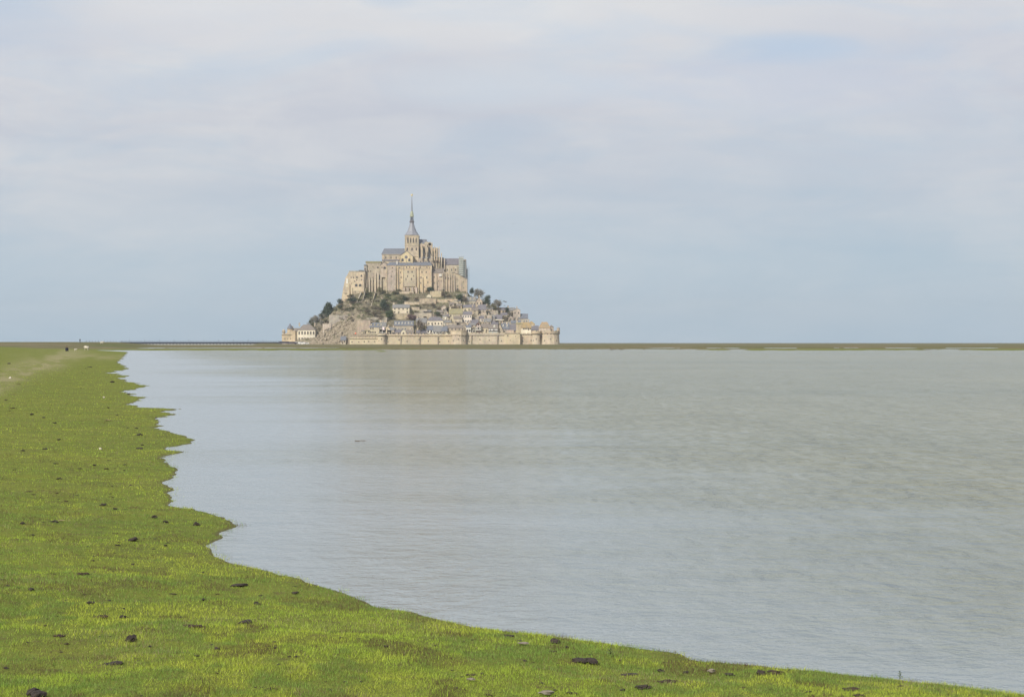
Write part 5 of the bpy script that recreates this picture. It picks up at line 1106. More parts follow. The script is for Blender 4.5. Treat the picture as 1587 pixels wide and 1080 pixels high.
def plant(px, pyb, wpx, hpx, kind, mat, label, cat='tree', name='tree', group=None, Y=None, seed=0, dens=(60, 14), leaf=.42, tr=True, twigs=False):
    if Y is None: Y = drop(px, pyb)
    s = Y/F; z = Z_(pyb, Y); zg = ih(X_(px, Y), Y); o = empty(name, (X_(px, Y), Y, min(z, zg+1) if zg > z-6 else z)); tag(o, label, cat, group)
    if kind == 'bare':
        key = ('bare', mat, seed % 4)
        if key not in CR: CR[key] = branch_mesh('branches', M[mat], seed % 4+50)
        c_ = bpy.data.objects.new('branches', CR[key]); C.objects.link(c_); c_.parent = o; c_.scale = (wpx*s*1.1, wpx*s*1.1, hpx*s*.95); c_.rotation_euler = (0, 0, seed*1.3)
        me_ = crown('round', mat, seed % 3, n_clump=36, per=9, leaf=.30)
        c_ = bpy.data.objects.new('crown', me_); C.objects.link(c_); c_.parent = o; c_.scale = (wpx*s, wpx*s*.9, hpx*s); c_.rotation_euler = (0, 0, seed*2.1)
        return o
    me_ = crown(kind, mat, seed % 3, n_clump=dens[0], per=dens[1], leaf=leaf)
    c_ = bpy.data.objects.new('crown', me_); C.objects.link(c_); c_.parent = o; c_.scale = (wpx*s*1.05, wpx*s, hpx*s); c_.rotation_euler = (0, 0, (seed*1.7) % 6.28 if kind != 'layer' else 0)
    if tr: t_ = bpy.data.objects.new('trunk', TRK); C.objects.link(t_); t_.parent = o; t_.scale = (wpx*s*.9, wpx*s*.9, hpx*s)
    return o
TR = [
 (508, 489, 17, 21, 'layer', 'dark_leaf', 'dark windswept conifer on the skyline at the left of the rock', 'conifer', 'conifer', (170, 16), .5),
 (501.5, 490, 8, 10, 'layer', 'dark_leaf', 'smaller dark conifer just left of the windswept one', 'conifer', 'conifer', (100, 12), .5),
 (667.5, 455.5, 11, 12, 'round', 'dark_leaf', 'round dark clipped tree against the foot of the south range', 'tree', 'broadleaf_tree', (130, 16), .42),
 (628, 465.5, 10, 8, 'low', 'dark_leaf', 'dark rounded evergreen bush above the cream garden house', 'bush', 'bush', (90, 14), .45),
 (594.5, 485, 12, 20, 'round', 'dark_leaf', 'tall dark evergreen left of the cream garden house', 'tree', 'evergreen_tree', (130, 16), .45),
 (603, 497, 13, 17, 'round', 'green_leaf', 'broad green evergreen below the tall dark one', 'tree', 'evergreen_tree', (130, 16), .45),
 (640, 495.5, 17, 11, 'low', 'purple_leaf', 'wide purplish winter bush before the tall terrace wall', 'bush', 'bush', (110, 14), .42),
 (676.5, 491, 9, 8, 'round', 'green_leaf', 'small dark green tree above the hipped violet roof', 'tree', 'broadleaf_tree', (80, 14), .45),
 (711.5, 468, 12, 13, 'round', 'green_leaf', 'green tree below the abbey gatehouse', 'tree', 'broadleaf_tree', (90, 14), .45),
 (720, 470, 9, 13, 'round', 'brown_leaf', 'brown leafless tree right of the green one under the gatehouse', 'tree', 'bare_tree', (60, 12), .4),
 (731, 458, 6, 14, 'round', 'dark_leaf', 'slim dark tree on the skyline right of the abbey', 'tree', 'evergreen_tree', (70, 12), .45),
 (741.5, 467, 17, 20, 'round', 'grey_leaf', 'large hazy grey-green tree on the right shoulder skyline', 'tree', 'bare_tree', (100, 12), .42),
 (754.5, 475, 12, 18, 'round', 'dark_leaf', 'dark tree on the skyline between two greyer ones', 'tree', 'evergreen_tree', (110, 14), .45),
 (762, 482, 14, 12, 'low', 'olive_leaf', 'dark olive thicket below the skyline trees', 'bush', 'bush', (110, 14), .42),
 (772.5, 479, 14, 17, 'round', 'grey_leaf', 'rounded grey-green tree alone on the right skyline', 'tree', 'bare_tree', (120, 13), .42),
 (784, 486, 9, 10, 'round', 'dark_leaf', 'compact dark tree right of the rounded grey-green one', 'tree', 'evergreen_tree', (90, 14), .42),
 (783, 498, 13, 11, 'low', 'brown_leaf', 'brown winter scrub around the pale flat awning', 'bush', 'bush', (90, 12), .42),
 (652, 520, 14, 26, 'round', 'brown_leaf', 'tall dark leafless tree rising behind the curtain wall', 'tree', 'bare_tree', (80, 11), .4),
 (658.5, 510, 10, 7, 'low', 'gold_leaf', 'yellow-green shrub right of the tall leafless tree', 'bush', 'bush', (70, 12), .42),
 (706, 481, 12, 8, 'low', 'brown_leaf', 'brown shrub on top of the lichened roof\'s terrace', 'bush', 'bush', (80, 12), .42),
 (826, 513, 8, 8, 'round', 'green_leaf', 'small green tree left of the big guardhouse', 'tree', 'broadleaf_tree', (70, 12), .42),
 (768.5, 488.5, 5, 4.5, 'low', 'gold_leaf', 'little yellow-green bush over the plain dark roof', 'bush', 'bush', (40, 12), .42),
 (443.5, 529.5, 7, 4, 'low', 'dark_leaf', 'dark clipped hedge at the foot of the corner turret', 'hedge', 'hedge', (60, 12), .5),
 (546, 468, 16, 9, 'low', 'dark_leaf', 'dark ivy thicket under the westernmost wing', 'bush', 'bush', (110, 14), .42),
 (527, 470, 9, 10, 'low', 'dark_leaf', 'dark shrub clinging to the left cliff edge', 'bush', 'bush', (70, 12), .42),
 (646, 478, 9, 7, 'low', 'olive_leaf', 'square olive hedge beside the bright garden wall', 'hedge', 'hedge', (70, 12), .42),
 (588, 458, 9, 14, 'round', 'olive_leaf', 'dark scrub in the recess between two long buttresses', 'bush', 'bush', (70, 12), .42),
 (568, 458, 6, 14, 'round', 'olive_leaf', 'ivy column between the west wing and the west range', 'bush', 'bush', (60, 12), .42),
]
for i, (a_, b_, w_, h_, kd, mt, lab, cat, nm, dn, lf) in enumerate(TR): plant(a_, b_, w_, h_, kd, mt, lab, cat, nm, None, None, i, dn, lf, tr=kd not in ('low',))
# hazy leafless trees on the left skyline
for i, (a_, b_, w_, h_) in enumerate(((478, 509, 9, 12), (484, 505, 10, 14), (490, 502, 10, 14), (496, 498, 9, 13), (493, 512, 10, 13), (499, 507, 9, 12), (487, 514, 9, 10), (503, 497, 8, 11))):
    plant(a_, b_, w_, h_, 'bare', 'grey_leaf', 'grey leafless tree on the slope between barracks and conifer', 'tree', 'bare_tree', 'leafless trees left of the rock', seed=i)
for i, (a_, b_, w_, h_) in enumerate(((737, 470, 8, 10), (749, 470, 8, 12), (765, 478, 8, 9), (779, 488, 8, 9), (792, 492, 7, 8), (757, 480, 8, 9), (788, 480, 7, 6))):
    plant(a_, b_, w_, h_, 'bare', 'grey_leaf', 'small grey leafless tree among the right-hand houses', 'tree', 'bare_tree', 'leafless trees among the right-hand houses', seed=i)
for i, (a_, b_, w_, h_) in enumerate(((662, 476, 10, 9), (672, 478, 9, 9), (680, 482, 8, 8), (697, 462, 10, 9), (688, 462, 10, 10), (645, 466, 8, 6), (655, 466, 9, 7), (580, 492, 10, 10), (590, 498, 9, 8), (575, 500, 9, 8))):
    plant(a_, b_, w_, h_, 'bare', 'brown_leaf', 'brownish leafless tree on the terraces below the abbey', 'tree', 'bare_tree', 'leafless trees on the terraces', seed=i+1)
def bushes(n, reg, mats, label, grp, size=(4, 9)):
    rr = random.Random(n*7+int(reg[0]))
    for i in range(n):
        a_ = rr.uniform(reg[0], reg[1]); b_ = rr.uniform(reg[2], reg[3]); w_ = rr.uniform(*size)
        plant(a_, b_, w_, w_*rr.uniform(.55, .8), 'low', rr.choice(mats), label, 'shrub', 'shrub', grp, seed=i, dens=(34, 11), tr=False)
bushes(120, (528, 602, 452, 500), ['olive_leaf', 'brown_leaf', 'brown_leaf', 'grey_leaf', 'green_leaf'], 'scrubby bush on the steep western slope under the abbey', 'scrub on the western slope', (3.5, 9))
bushes(30, (598, 626, 453, 475), ['green_leaf', 'olive_leaf', 'green_leaf'], 'green bush on the grassy bank left of the dark rounded evergreen', 'bushes on the green bank', (5, 10))
bushes(56, (626, 716, 454, 494), ['olive_leaf', 'brown_leaf', 'grey_leaf', 'brown_leaf'], 'low winter shrub in the terraced gardens at mid-slope', 'shrubs of the terraced gardens', (3.5, 7))
bushes(44, (700, 806, 466, 512), ['olive_leaf', 'brown_leaf', 'green_leaf', 'grey_leaf'], 'small garden shrub between the houses on the right slope', 'shrubs between the right-hand houses', (3, 6))
bushes(16, (596, 726, 450, 457), ['olive_leaf', 'brown_leaf', 'green_leaf'], 'shrub growing along the very foot of the abbey walls', 'shrubs at the foot of the abbey', (4, 9))
bushes(14, (478, 512, 496, 518), ['brown_leaf', 'olive_leaf', 'grey_leaf'], 'brown thicket behind the barracks', 'thickets behind the barracks', (6, 10))
bushes(12, (515, 552, 476, 492), ['brown_leaf', 'olive_leaf'], 'brown shrub above the battered fort wall', 'shrubs above the fort wall', (5, 9))
bushes(14, (600, 690, 494, 514), ['olive_leaf', 'brown_leaf', 'green_leaf'], 'garden shrub among the roofs behind the curtain wall', 'shrubs among the lower roofs', (3, 5))
for j, (x0_, x1_, ya_, yb_, lab_, grp_) in enumerate(((482, 530, 500, 470, 'small ragged bush on the left skyline of the rock', 'bushes along the left skyline'), (728, 800, 462, 488, 'small ragged bush on the right skyline behind the houses', 'bushes along the right skyline'))):
    rr = random.Random(90+j)
    for i in range(26):
        t = (i+rr.random())/26; a_ = x0_+(x1_-x0_)*t; b_ = ya_+(yb_-ya_)*t + rr.uniform(2, 7); w_ = rr.uniform(5, 9)
        plant(a_, b_, w_, w_*rr.uniform(.8, 1.3), rr.choice(['low', 'round']), rr.choice(['brown_leaf', 'olive_leaf', 'grey_leaf', 'dark_leaf', 'brown_leaf']), lab_, 'shrub', 'shrub', grp_, seed=i, dens=(34, 11), tr=False)
# boulders of the bare rock
def rock_mesh(seed, sub=2, rough_=.35, flat=.7):
    rr = random.Random(seed); bm_ = __import__('bmesh').new(); __import__('bmesh').ops.create_icosphere(bm_, subdivisions=sub, radius=1)
    ox = rr.uniform(0, 99)
    for v in bm_.verts:
        n = float(fbm(np.array([v.co.x*1.6+ox]), np.array([v.co.y*1.6+v.co.z*2.3+ox]), seed, 3)[0]); v.co *= 1+(n-.5)*2*rough_; v.co.z *= flat
    me_ = bpy.data.meshes.new('rock'); bm_.to_mesh(me_); bm_.free(); return me_
RKS = []
for s_ in range(5): me_ = rock_mesh(s_, 2, .55, .85); me_.materials.append(M['granite']); RKS.append(me_)
rr = random.Random(5)
for i in range(110):
    a_ = rr.uniform(493, 552); lo = np.interp(a_, [493, 510, 530, 552], [520, 503, 497, 500]); b_ = rr.uniform(lo, 532.5 if a_ < 541 else 519)
    Y = drop(a_, b_, 1920); s = Y/F; o = bpy.data.objects.new('boulder', RKS[i % 5]); C.objects.link(o); k = rr.uniform(.8, 3.1)*s
    o.location = P(a_, b_, Y+.3); o.rotation_euler = (rr.uniform(-.5, .5), rr.uniform(-.5, .5), rr.uniform(0, 6)); o.scale = (k, k, k*rr.uniform(.9, 1.7))
    zn = 'near the foot' if b_ > 521 else ('halfway up' if b_ > 509 else 'high up'); tag(o, 'pale granite boulder '+zn+' of the bare rocky outcrop left of the outer wall' if zn != 'halfway up' else 'pale granite boulder halfway up the bare rocky outcrop left of the outer wall', 'boulder', 'boulders '+zn+' of the rocky outcrop')
rr = random.Random(9)
for i in range(46):
    a_ = rr.uniform(530, 600); b_ = rr.uniform(460, 500); Y = drop(a_, b_); s = Y/F; o = bpy.data.objects.new('boulder', RKS[i % 5]); C.objects.link(o); k = rr.uniform(.8, 2.2)*s
    o.location = P(a_, b_, Y+.3); o.rotation_euler = (rr.uniform(-.5, .5), rr.uniform(-.5, .5), rr.uniform(0, 6)); o.scale = (k*1.2, k, k)
    tag(o, 'rock showing through the scrub of the western slope', 'boulder', 'rocks on the western slope')

rr = random.Random(77)
for i in range(46):
    a_ = rr.choice([rr.uniform(540, 1010), rr.uniform(560, 1580), rr.uniform(210, 560)]); b_ = rr.uniform(540.6, 542.8); Y = 2.0*F/(b_-HY); s_ = Y/F; w_ = rr.uniform(3, 10)
    kk = ('tus', i % 3)
    if kk not in CR: CR[kk] = crown_mesh('leaves', M['brown_leaf'] if i % 3 else M['olive_leaf'], 30, 10, shape='low', seed=i, leaf=.5)
    o = bpy.data.objects.new('marsh_tussock', CR[kk]); C.objects.link(o); o.location = (X_(a_, Y), Y, 0.0); o.scale = (w_*s_, w_*s_*.7, rr.uniform(1.2, 2.6)*s_); tag(o, 'dark clump of marsh plants at the water edge of the far shore', 'plant', 'plant clumps along the far shore')
# ---------------------------------------------------------------- small things on the meadow
def gh(x, y): return float(ground_h(np.array([x]), np.array([y]))[0])
def on_ground(px, py):
    Y = np.geomspace(8, 700, 900); X = (px-CX)/F*Y; z = ground_h(X, Y); zr = Z_(py, Y)
    k = np.nonzero(zr <= np.maximum(z, 0))[0]; i = k[0] if len(k) else -1
    return float(X[i]), float(Y[i]), float(max(z[i], 0))
m, bs = newmat('dark_earth_clod'); a = wn(40, 4, .7); b = wn(12, 3, .6)
L(mixc(ramp(a, [(.35, 0.0), (.65, 1.0)]), (.014, .010, .008), (.050, .036, .027)), bs.inputs['Base Color']); bs.inputs['Roughness'].default_value = .85
bp = N('ShaderNodeBump'); bp.inputs['Strength'].default_value = .9; bp.inputs['Distance'].default_value = .01; L(a, bp.inputs['Height']); L(bp.outputs[0], bs.inputs['Normal']); M['clod'] = m
M['clod_brown'] = plain('brown_earth', (.060, .035, .024), (.028, .018, .014), 30, .95)
M['pale_bit'] = plain('bleached_wood', (.24, .21, .17), (.16, .14, .11), 30, .8)
M['wool'] = plain('fleece', (.62, .58, .50), (.50, .46, .38), 8, .95)
M['straw'] = plain('dead_grass', (.34, .29, .15), (.26, .21, .11), 20, .9)
def clod_mesh(seed, lumps, mat, flat=.55):
    rr = random.Random(seed); import bmesh
    bm_ = bmesh.new()
    for j in range(lumps if lumps < 2 else lumps+3):
        t = bmesh.new(); bmesh.ops.create_icosphere(t, subdivisions=2, radius=1)
        r_ = rr.uniform(.16, .42) if lumps > 1 else .5; ox, oy = (rr.uniform(-.45, .45), rr.uniform(-.30, .30)) if lumps > 1 else (0, 0); oz = rr.uniform(.0, .22)
        for v in t.verts:
            n = float(fbm(np.array([v.co.x*2.1+seed*3.3+j]), np.array([v.co.y*2.1+v.co.z*3.1]), seed, 3)[0]); v.co *= r_*(1+(n-.5)*1.5+rr.uniform(-.08, .08)); v.co.z *= flat*1.3; v.co += Vector((ox, oy, oz))
        me_ = bpy.data.meshes.new('t'); t.to_mesh(me_); t.free(); bm_.from_mesh(me_); bpy.data.meshes.remove(me_)
    me_ = bpy.data.meshes.new('clod'); bm_.to_mesh(me_); bm_.free(); me_.materials.append(M[mat]); return me_
CL = {('clod', n, s): clod_mesh(s+n*10, n, 'clod') for n in (1, 2, 4) for s in range(3)}
CL.update({('clod_brown', n, s): clod_mesh(s+n*10+100, n, 'clod_brown', .35) for n in (2, 4) for s in range(2)})
def clod(px, py, w, label, group=None, kind='clod', lumps=2, hk=1.0, seed=0):
    x, y, z = on_ground(px, py); s = y/F; k = (kind, lumps, seed % (3 if kind == 'clod' else 2))
    o = bpy.data.objects.new('earth_clod', CL[k]); C.objects.link(o); ww = w*s
    ww *= .95; o.location = (x, y, z+.01*ww); o.scale = (ww, ww*.9, ww*hk); o.rotation_euler = (0, 0, seed*1.37)
    tag(o, label, 'clod', group); return o
def cc(x, y): return x/2.842, 700+y/2.842
big = [ # crop x, y(base), width, lumps, height, kind, label
 (570, 840, 58, 2, 1.15, 'clod', 'largest black clod, a pointed lump alone in the grass at lower left'),
 (150, 1086, 100, 4, .9, 'clod', 'dark molehill cut by the bottom edge of the picture near the left corner'),
 (838, 776, 76, 4, .55, 'clod_brown', 'long reddish-brown clod right of and above the largest black clod'),
 (500, 942, 72, 4, .5, 'clod', 'low flat dark clod below the largest black clod'),
 (455, 733, 60, 4, .55, 'clod_brown', 'brown scraped clod up left of the largest black clod'),
 (550, 737, 36, 2, .9, 'clod', 'black clod directly above the largest one'),
 (1075, 755, 76, 4, .5, 'clod', 'wide dark clod left of the bank, right of the reddish-brown one'),
 (1062, 598, 62, 4, .5, 'clod', 'row of dark crumbs just below the headland'),
 (866, 328, 32, 1, 1.1, 'clod', 'round black clod on the tip of the headland by the water'),
 (681, 294, 30, 1, .9, 'clod', 'black clod left of a smaller one inland of the headland'),
 (728, 314, 26, 2, .8, 'clod', 'smaller dark clod between two bigger ones on the headland'),
 (580, 393, 36, 2, .9, 'clod', 'dark clod standing alone below the headland\'s neck'),
 (405, 669, 52, 2, .5, 'clod', 'flat oblong dark clod in the middle of the lower left meadow'),
 (137, 612, 34, 2, .8, 'clod', 'dark clod near the left edge at the height of the headland bay'),
 (370, 545, 50, 4, .5, 'clod_brown', 'brown scraped patch of earth in the middle of the left meadow'),
 (957, 874, 28, 2, 1.0, 'clod', 'small black lump right of the reddish-brown clod'),
 (1300, 626, 36, 2, .7, 'clod', 'dark clod close to the waterline beyond the headland bay'),
 (1130, 678, 28, 2, .9, 'clod', 'small dark clod above the wide dark one'),
 (451, 238, 34, 2, .7, 'clod', 'dark clod left of a slightly smaller one in the upper left meadow'),
 (507, 257, 26, 2, .7, 'clod', 'small dark clod right of a larger one in the upper left meadow'),
 (232, 310, 44, 4, .5, 'clod', 'crumbled dark clod beside a pale straw in the left meadow'),
 (102, 322, 28, 2, .8, 'clod', 'small dark clod near the left edge level with the headland'),
 (895, 655, 26, 2, .7, 'clod', 'dark crumb above the reddish-brown clod'),
 (1200, 1050, 44, 4, .6, 'clod_brown', 'brown crumbly clod low in the picture left of centre'),
 (262, 815, 50, 4, .4, 'clod_brown', 'reddish scraped patch left of the largest black clod'),
 (760, 630, 34, 2, .4, 'clod_brown', 'thin brown clod above and left of the reddish-brown one'),
]
for i, (x, y, w_, n_, hk, kd, lab) in enumerate(big):
    px, py = cc(x, y); clod(px, py, w_/2.842, lab, None, kd, n_, hk, i)
def c2(x, y): return 700+x/3.9675, 970+y/3.9675
big2 = [
 (638, 112, 58, 1, 1.1, 'clod', 'round black clod at the bank edge, right of the picture\'s middle'),
 (710, 138, 30, 2, .8, 'clod', 'small dark clod just right of the round black one'),
 (805, 226, 124, 4, .5, 'clod', 'long knobbly black clod below the round one near the bank'),
 (355, 68, 70, 4, .45, 'clod', 'flat dark clod at the edge of the bank left of the round one'),
 (412, 98, 56, 4, .5, 'clod', 'dark crumbs just below the flat clod at the bank edge'),
 (1170, 400, 90, 2, .6, 'clod', 'double-lobed black clod close to the bottom edge right of centre'),
 (1292, 286, 44, 2, .8, 'clod', 'black clod left of its twin near the lower bank'),
 (1434, 290, 44, 2, .7, 'clod', 'right-hand twin of two black clods near the lower bank'),
 (1330, 345, 110, 4, .3, 'clod_brown', 'flat brown slab of earth below the two black twins'),
 (1045, 396, 30, 2, .7, 'clod', 'small black clod left of the double-lobed one'),
 (1095, 302, 90, 4, .25, 'clod', 'thin dark strip of earth between the long clod and the twins'),
 (230, 434, 54, 2, .8, 'clod_brown', 'dark brown clod at the bottom edge near the middle'),
 (642, 398, 30, 2, .8, 'clod', 'small black lump left of scattered brown crumbs at the bottom'),
 (735, 415, 70, 4, .5, 'clod_brown', 'scattered brown crumbs at the bottom, right of a white scrap'),
 (112, 310, 60, 4, .3, 'clod_brown', 'thin brown clod left of centre close to the bottom'),
 (620, 160, 50, 4, .4, 'clod_brown', 'reddish crumbs directly under the round black clod'),
]
for i, (x, y, w_, n_, hk, kd, lab) in enumerate(big2):
    px, py = c2(x, y); clod(px, py, w_/3.9675, lab, None, kd, n_, hk, i+2)
def c3(x, y): return 1000+x/2.7036, 900+y/2.7036
for i, (x, y, w_, n_, hk, kd, lab) in enumerate([
 (487, 397, 50, 2, .95, 'clod', 'black clod beside a brown one on the bank at lower right'),
 (556, 392, 80, 4, .5, 'clod_brown', 'brown clod touching the black one on the bank at lower right'),
 (358, 398, 46, 2, .45, 'clod', 'flat dark clod left of the black-and-brown pair'),
 (607, 378, 14, 1, .9, 'clod', 'tiny black clod at the waterline right of the pair'),
 (868, 460, 70, 4, .35, 'clod_brown', 'brown crumbly patch near the bottom edge at the right'),
 (1064, 444, 36, 2, .4, 'clod', 'thin dark clod under the small seedling'),
 (895, 484, 44, 4, .5, 'clod_brown', 'brown lump right at the bottom edge at the right'),
 (6, 458, 30, 2, .8, 'clod', 'dark clod lowest near the bottom edge right of centre')]):
    px, py = c3(x, y); clod(px, py, w_/2.7036, lab, None, kd, n_, hk, i+4)
def c4(x, y): return x/5.29, 540+y/5.29
for i, (x, y, w_, lab) in enumerate([
 (1050, 374, 28, 'black clod at the waterline of the second bay'), (1118, 660, 30, 'dark clod left of the long green spit'), (1135, 712, 60, 'brown-black clod pair below the long spit'),
 (1170, 796, 36, 'dark clod nearest the big bay on the left shore'), (1140, 825, 50, 'flat dark clod under the one nearest the bay'), (1282, 570, 14, 'tiny black clod at the waterline between two spits'),
 (918, 278, 44, 'flat dark crumb inland of the first far spit'), (482, 754, 34, 'dark clod in the middle of the far left meadow'), (370, 830, 50, 'oblong dark clod left in the middle meadow'),
 (115, 496, 44, 'reddish clod near the left edge of the far meadow'), (255, 548, 40, 'dark crumb inward of the reddish clod at left'), (180, 840, 40, 'dark clod left edge, below the middle meadow'),
 (890, 488, 30, 'small dark clod inland of the wide double spit'), (1045, 654, 26, 'small dark clod left of its bigger neighbour by the spit'), (555, 456, 20, 'lone tiny dark clod in the far meadow'),
 (960, 552, 26, 'small dark clod inland of the narrow bay'), (447, 618, 36, 'thin dark clod in the middle of the far meadow')]):
    px, py = c4(x, y); clod(px, py, w_/5.29, lab, None, 'clod' if i != 9 else 'clod_brown', 2 if w_ < 40 else 4, .6, i)
rr = random.Random(31); n = 0
while n < 230:
    px, py = rr.uniform(0, 1500), 531+ (rr.random()**.8)*545+14
    x, y, z = on_ground(px, py)
    if z < .03 or y > 200: continue
    zn = 'far half of the meadow' if py < 700 else ('middle of the meadow' if py < 880 else 'meadow near the bottom edge')
    clod(px, py, rr.uniform(3, 8)*(1 if py > 700 else .8), 'tiny dark crumb of earth in the short grass of the '+zn, 'tiny crumbs of earth in the '+zn, rr.choice(['clod', 'clod', 'clod_brown']), rr.choice([2, 4]), rr.uniform(.3, .7), n); n += 1
# pale scraps, stones, bits of wood
def scrap(px, py, w, label, hk=.35, mat='pale_bit', name='pale_stone', cat='stone', rot=0.0):
    x, y, z = on_ground(px, py); ww = w*y/F; key = ('scrap', mat, int(px) % 3)
    if key not in CL: CL[key] = rock_mesh(int(px) % 3+20, 2, .5, 1.0); CL[key].materials.append(M[mat])
    o = bpy.data.objects.new(name, CL[key]); C.objects.link(o); o.location = (x, y, z+ww*.1+.01); o.scale = (ww*.5, ww*.3, ww*.5*hk); o.rotation_euler = (0, 0, rot); tag(o, label, cat); return o
scrap(*c2(585, 432), 26, 'white flat scrap of wood at the bottom edge near the middle', .25, name='driftwood', cat='driftwood', rot=.1)
scrap(*c2(118, 352), 14, 'bent pale twig scrap left of centre close to the bottom', .25, name='driftwood', cat='driftwood', rot=-.4)
scrap(*c2(440, 120), 17, 'pale scrap below the dark crumbs at the bank edge', .2, name='driftwood', cat='driftwood', rot=-.1)
scrap(*c3(278, 392), 13, 'pale pinkish stone left of the black-and-brown clod pair', .5)
scrap(*c4(822, 832), 4.5, 'small white stone in the middle of the left meadow', .8, 'wool')
scrap(*c4(852, 406), 3.5, 'tiny white stone inland of the second bay', .8, 'wool')
scrap(*c4(885, 602), 11, 'pinkish patch of bare earth in the far meadow', .15, 'straw', 'bare_patch', 'bare patch')
scrap(*c4(82, 246), 4, 'tiny whitish stone near the dry track at the left', .8, 'wool')
scrap(*cc(270, 312), 12, 'pale straw lying beside a crumbled dark clod', .2, 'straw', 'dead_stalk', 'stalk', .2)
# seedling on the bank, dock leaves
def seedling(px, py, hpx, label, leaves=7, wide=1.0):
    x, y, z = on_ground(px, py); s = y/F; hh_ = hpx*s; o = empty('seedling', (x, y, z)); tag(o, label, 'plant')
    q = MB(); q.tube((0, 0, -.01), (0, 0, hh_), .003, .0015, 5); q.build('stem', M['green_leaf'], o, local=True)
    for i in range(leaves):
        a_ = i*2.4; zz_ = hh_*(.15+.8*i/leaves); l_ = hh_*.38*(1-.4*i/leaves)*wide; q = MB(); d = Vector((math.cos(a_), math.sin(a_), .45)); t = Vector((-math.sin(a_), math.cos(a_), 0))
        p0 = Vector((0, 0, zz_)); q.add([p0, p0+d*l_*.5+t*l_*.22, p0+d*l_, p0+d*l_*.5-t*l_*.22, p0+d*l_*.5+Vector((0, 0, .004))], [(0,1,4), (1,2,4), (2,3,4), (3,0,4)]); q.build('leaf', M['green_leaf'], o, local=True)
seedling(1395, 1054, 13, 'small upright seedling on the edge of the bank at lower right', 8)
seedling(*c2(975, 190), 13, 'clump of dark leaves near the bank right of the round black clod', 12, 1.6)
seedling(*cc(1175, 545), 9, 'wispy plant at the waterline beyond the headland', 7, 1.4)
# weed and twigs adrift
def drift(px, py, w, label, n=14):
    Y = H*F/(py-HY); x = X_(px, Y); s = Y/F; ww = w*s; q = MB(); rr_ = random.Random(int(px))
    for i in range(n):
        a_ = rr_.uniform(0, 6.28); p = Vector((x+rr_.gauss(0, ww*.28), Y+rr_.gauss(0, ww*.15), rr_.uniform(0, ww*.08))); d = Vector((math.cos(a_), math.sin(a_)*.6, rr_.uniform(-.1, .35)))*ww*.3; q.tube(p, p+d, ww*.035, ww*.012, 4)
    q.v = [(a_-x, b_-Y, c_) for a_, b_, c_ in q.v]; o = q.build('floating_weed', M['trunk']); o.location = (x, Y, .0); tag(o, label, 'weed')
drift(557, 684, 15, 'small dark tuft of weed floating alone in the middle of the water')
drift(364, 833.5, 5, 'tiny floating twig right of the headland\'s lower side', 7); drift(358, 863, 5, 'tiny floating twig close to the shore below the headland', 7)

# ---------------------------------------------------------------- people, sheep, gulls
M['skin'] = plain('skin', (.50, .34, .25), None, 5, .6); M['navy'] = plain('navy_cloth', (.025, .03, .055), (.04, .04, .06), 8, .9); M['hair'] = plain('hair', (.03, .022, .016), None, 5, .8)
M['gull_white'] = plain('gull_feather', (.42, .44, .48), (.30, .32, .36), 6, .8); M['dark_face'] = plain('dark_fleece', (.08, .07, .06), None, 5, .9)
def skin_mesh(name, verts, edges, radii, mat, parent=None, root=0, lv=2):
    me_ = bpy.data.meshes.new(name); me_.from_pydata(verts, edges, []); me_.materials.append(mat)
    o = bpy.data.objects.new(name, me_); C.objects.link(o); o.parent = parent
    md = o.modifiers.new('skin', 'SKIN'); md.use_smooth_shade = True
    for v, r_ in zip(me_.skin_vertices[0].data, radii): v.radius = (r_, r_) if not isinstance(r_, tuple) else r_
    me_.skin_vertices[0].data[root].use_root = True
    sd_ = o.modifiers.new('subdivision', 'SUBSURF'); sd_.levels = 1; sd_.render_levels = lv; return o
px, py, Yp = 124, 530.6, 800
x = X_(px, Yp); p_ = empty('person', (x, Yp, gh(x, Yp))); tag(p_, 'lone person in dark clothes standing on the dyke at the far left', 'person')
V_ = [(0,0,.92), (0,0,1.15), (0,-.02,1.38), (0,-.01,1.50), (0,-.03,1.62), (0,-.03,1.74), (-.10,0,.88), (-.12,.02,.48), (-.13,.03,.07), (-.13,-.12,.03), (.10,0,.88), (.13,-.06,.48), (.14,-.02,.07), (.14,-.17,.03),
      (-.19,0,1.39), (-.27,.02,1.12), (-.26,-.08,.88), (.19,0,1.39), (.28,.0,1.12), (.24,-.12,.90)]
E_ = [(0,1),(1,2),(2,3),(3,4),(4,5),(0,6),(6,7),(7,8),(8,9),(0,10),(10,11),(11,12),(12,13),(2,14),(14,15),(15,16),(2,17),(17,18),(18,19)]
R_ = [.15,.14,.16,.055,.095,.07,.10,.07,.05,.035,.10,.07,.05,.035,.07,.055,.04,.07,.055,.04]
skin_mesh('body', V_, E_, R_, M['navy'], p_)
q = MB(); q.lathe(0, -.03, [(.02, 1.53), (.085, 1.57), (.10, 1.66), (.07, 1.75), (.01, 1.78)], 12); q.build('head', M['skin'], p_, local=True, smooth=True)
q = MB(); q.lathe(0, -.01, [(.108, 1.66), (.10, 1.73), (.05, 1.79), (.01, 1.80)], 12); q.build('hair', M['hair'], p_, local=True, smooth=True)
x, Yp, z = on_ground(103, 544.6); p_ = empty('person', (x, Yp, z)); tag(p_, 'person in navy clothes sitting hunched on the grass at the end of the water', 'person'); p_.scale = (1.0, 1.0, 1.0); p_.rotation_euler = (0, 0, .5)
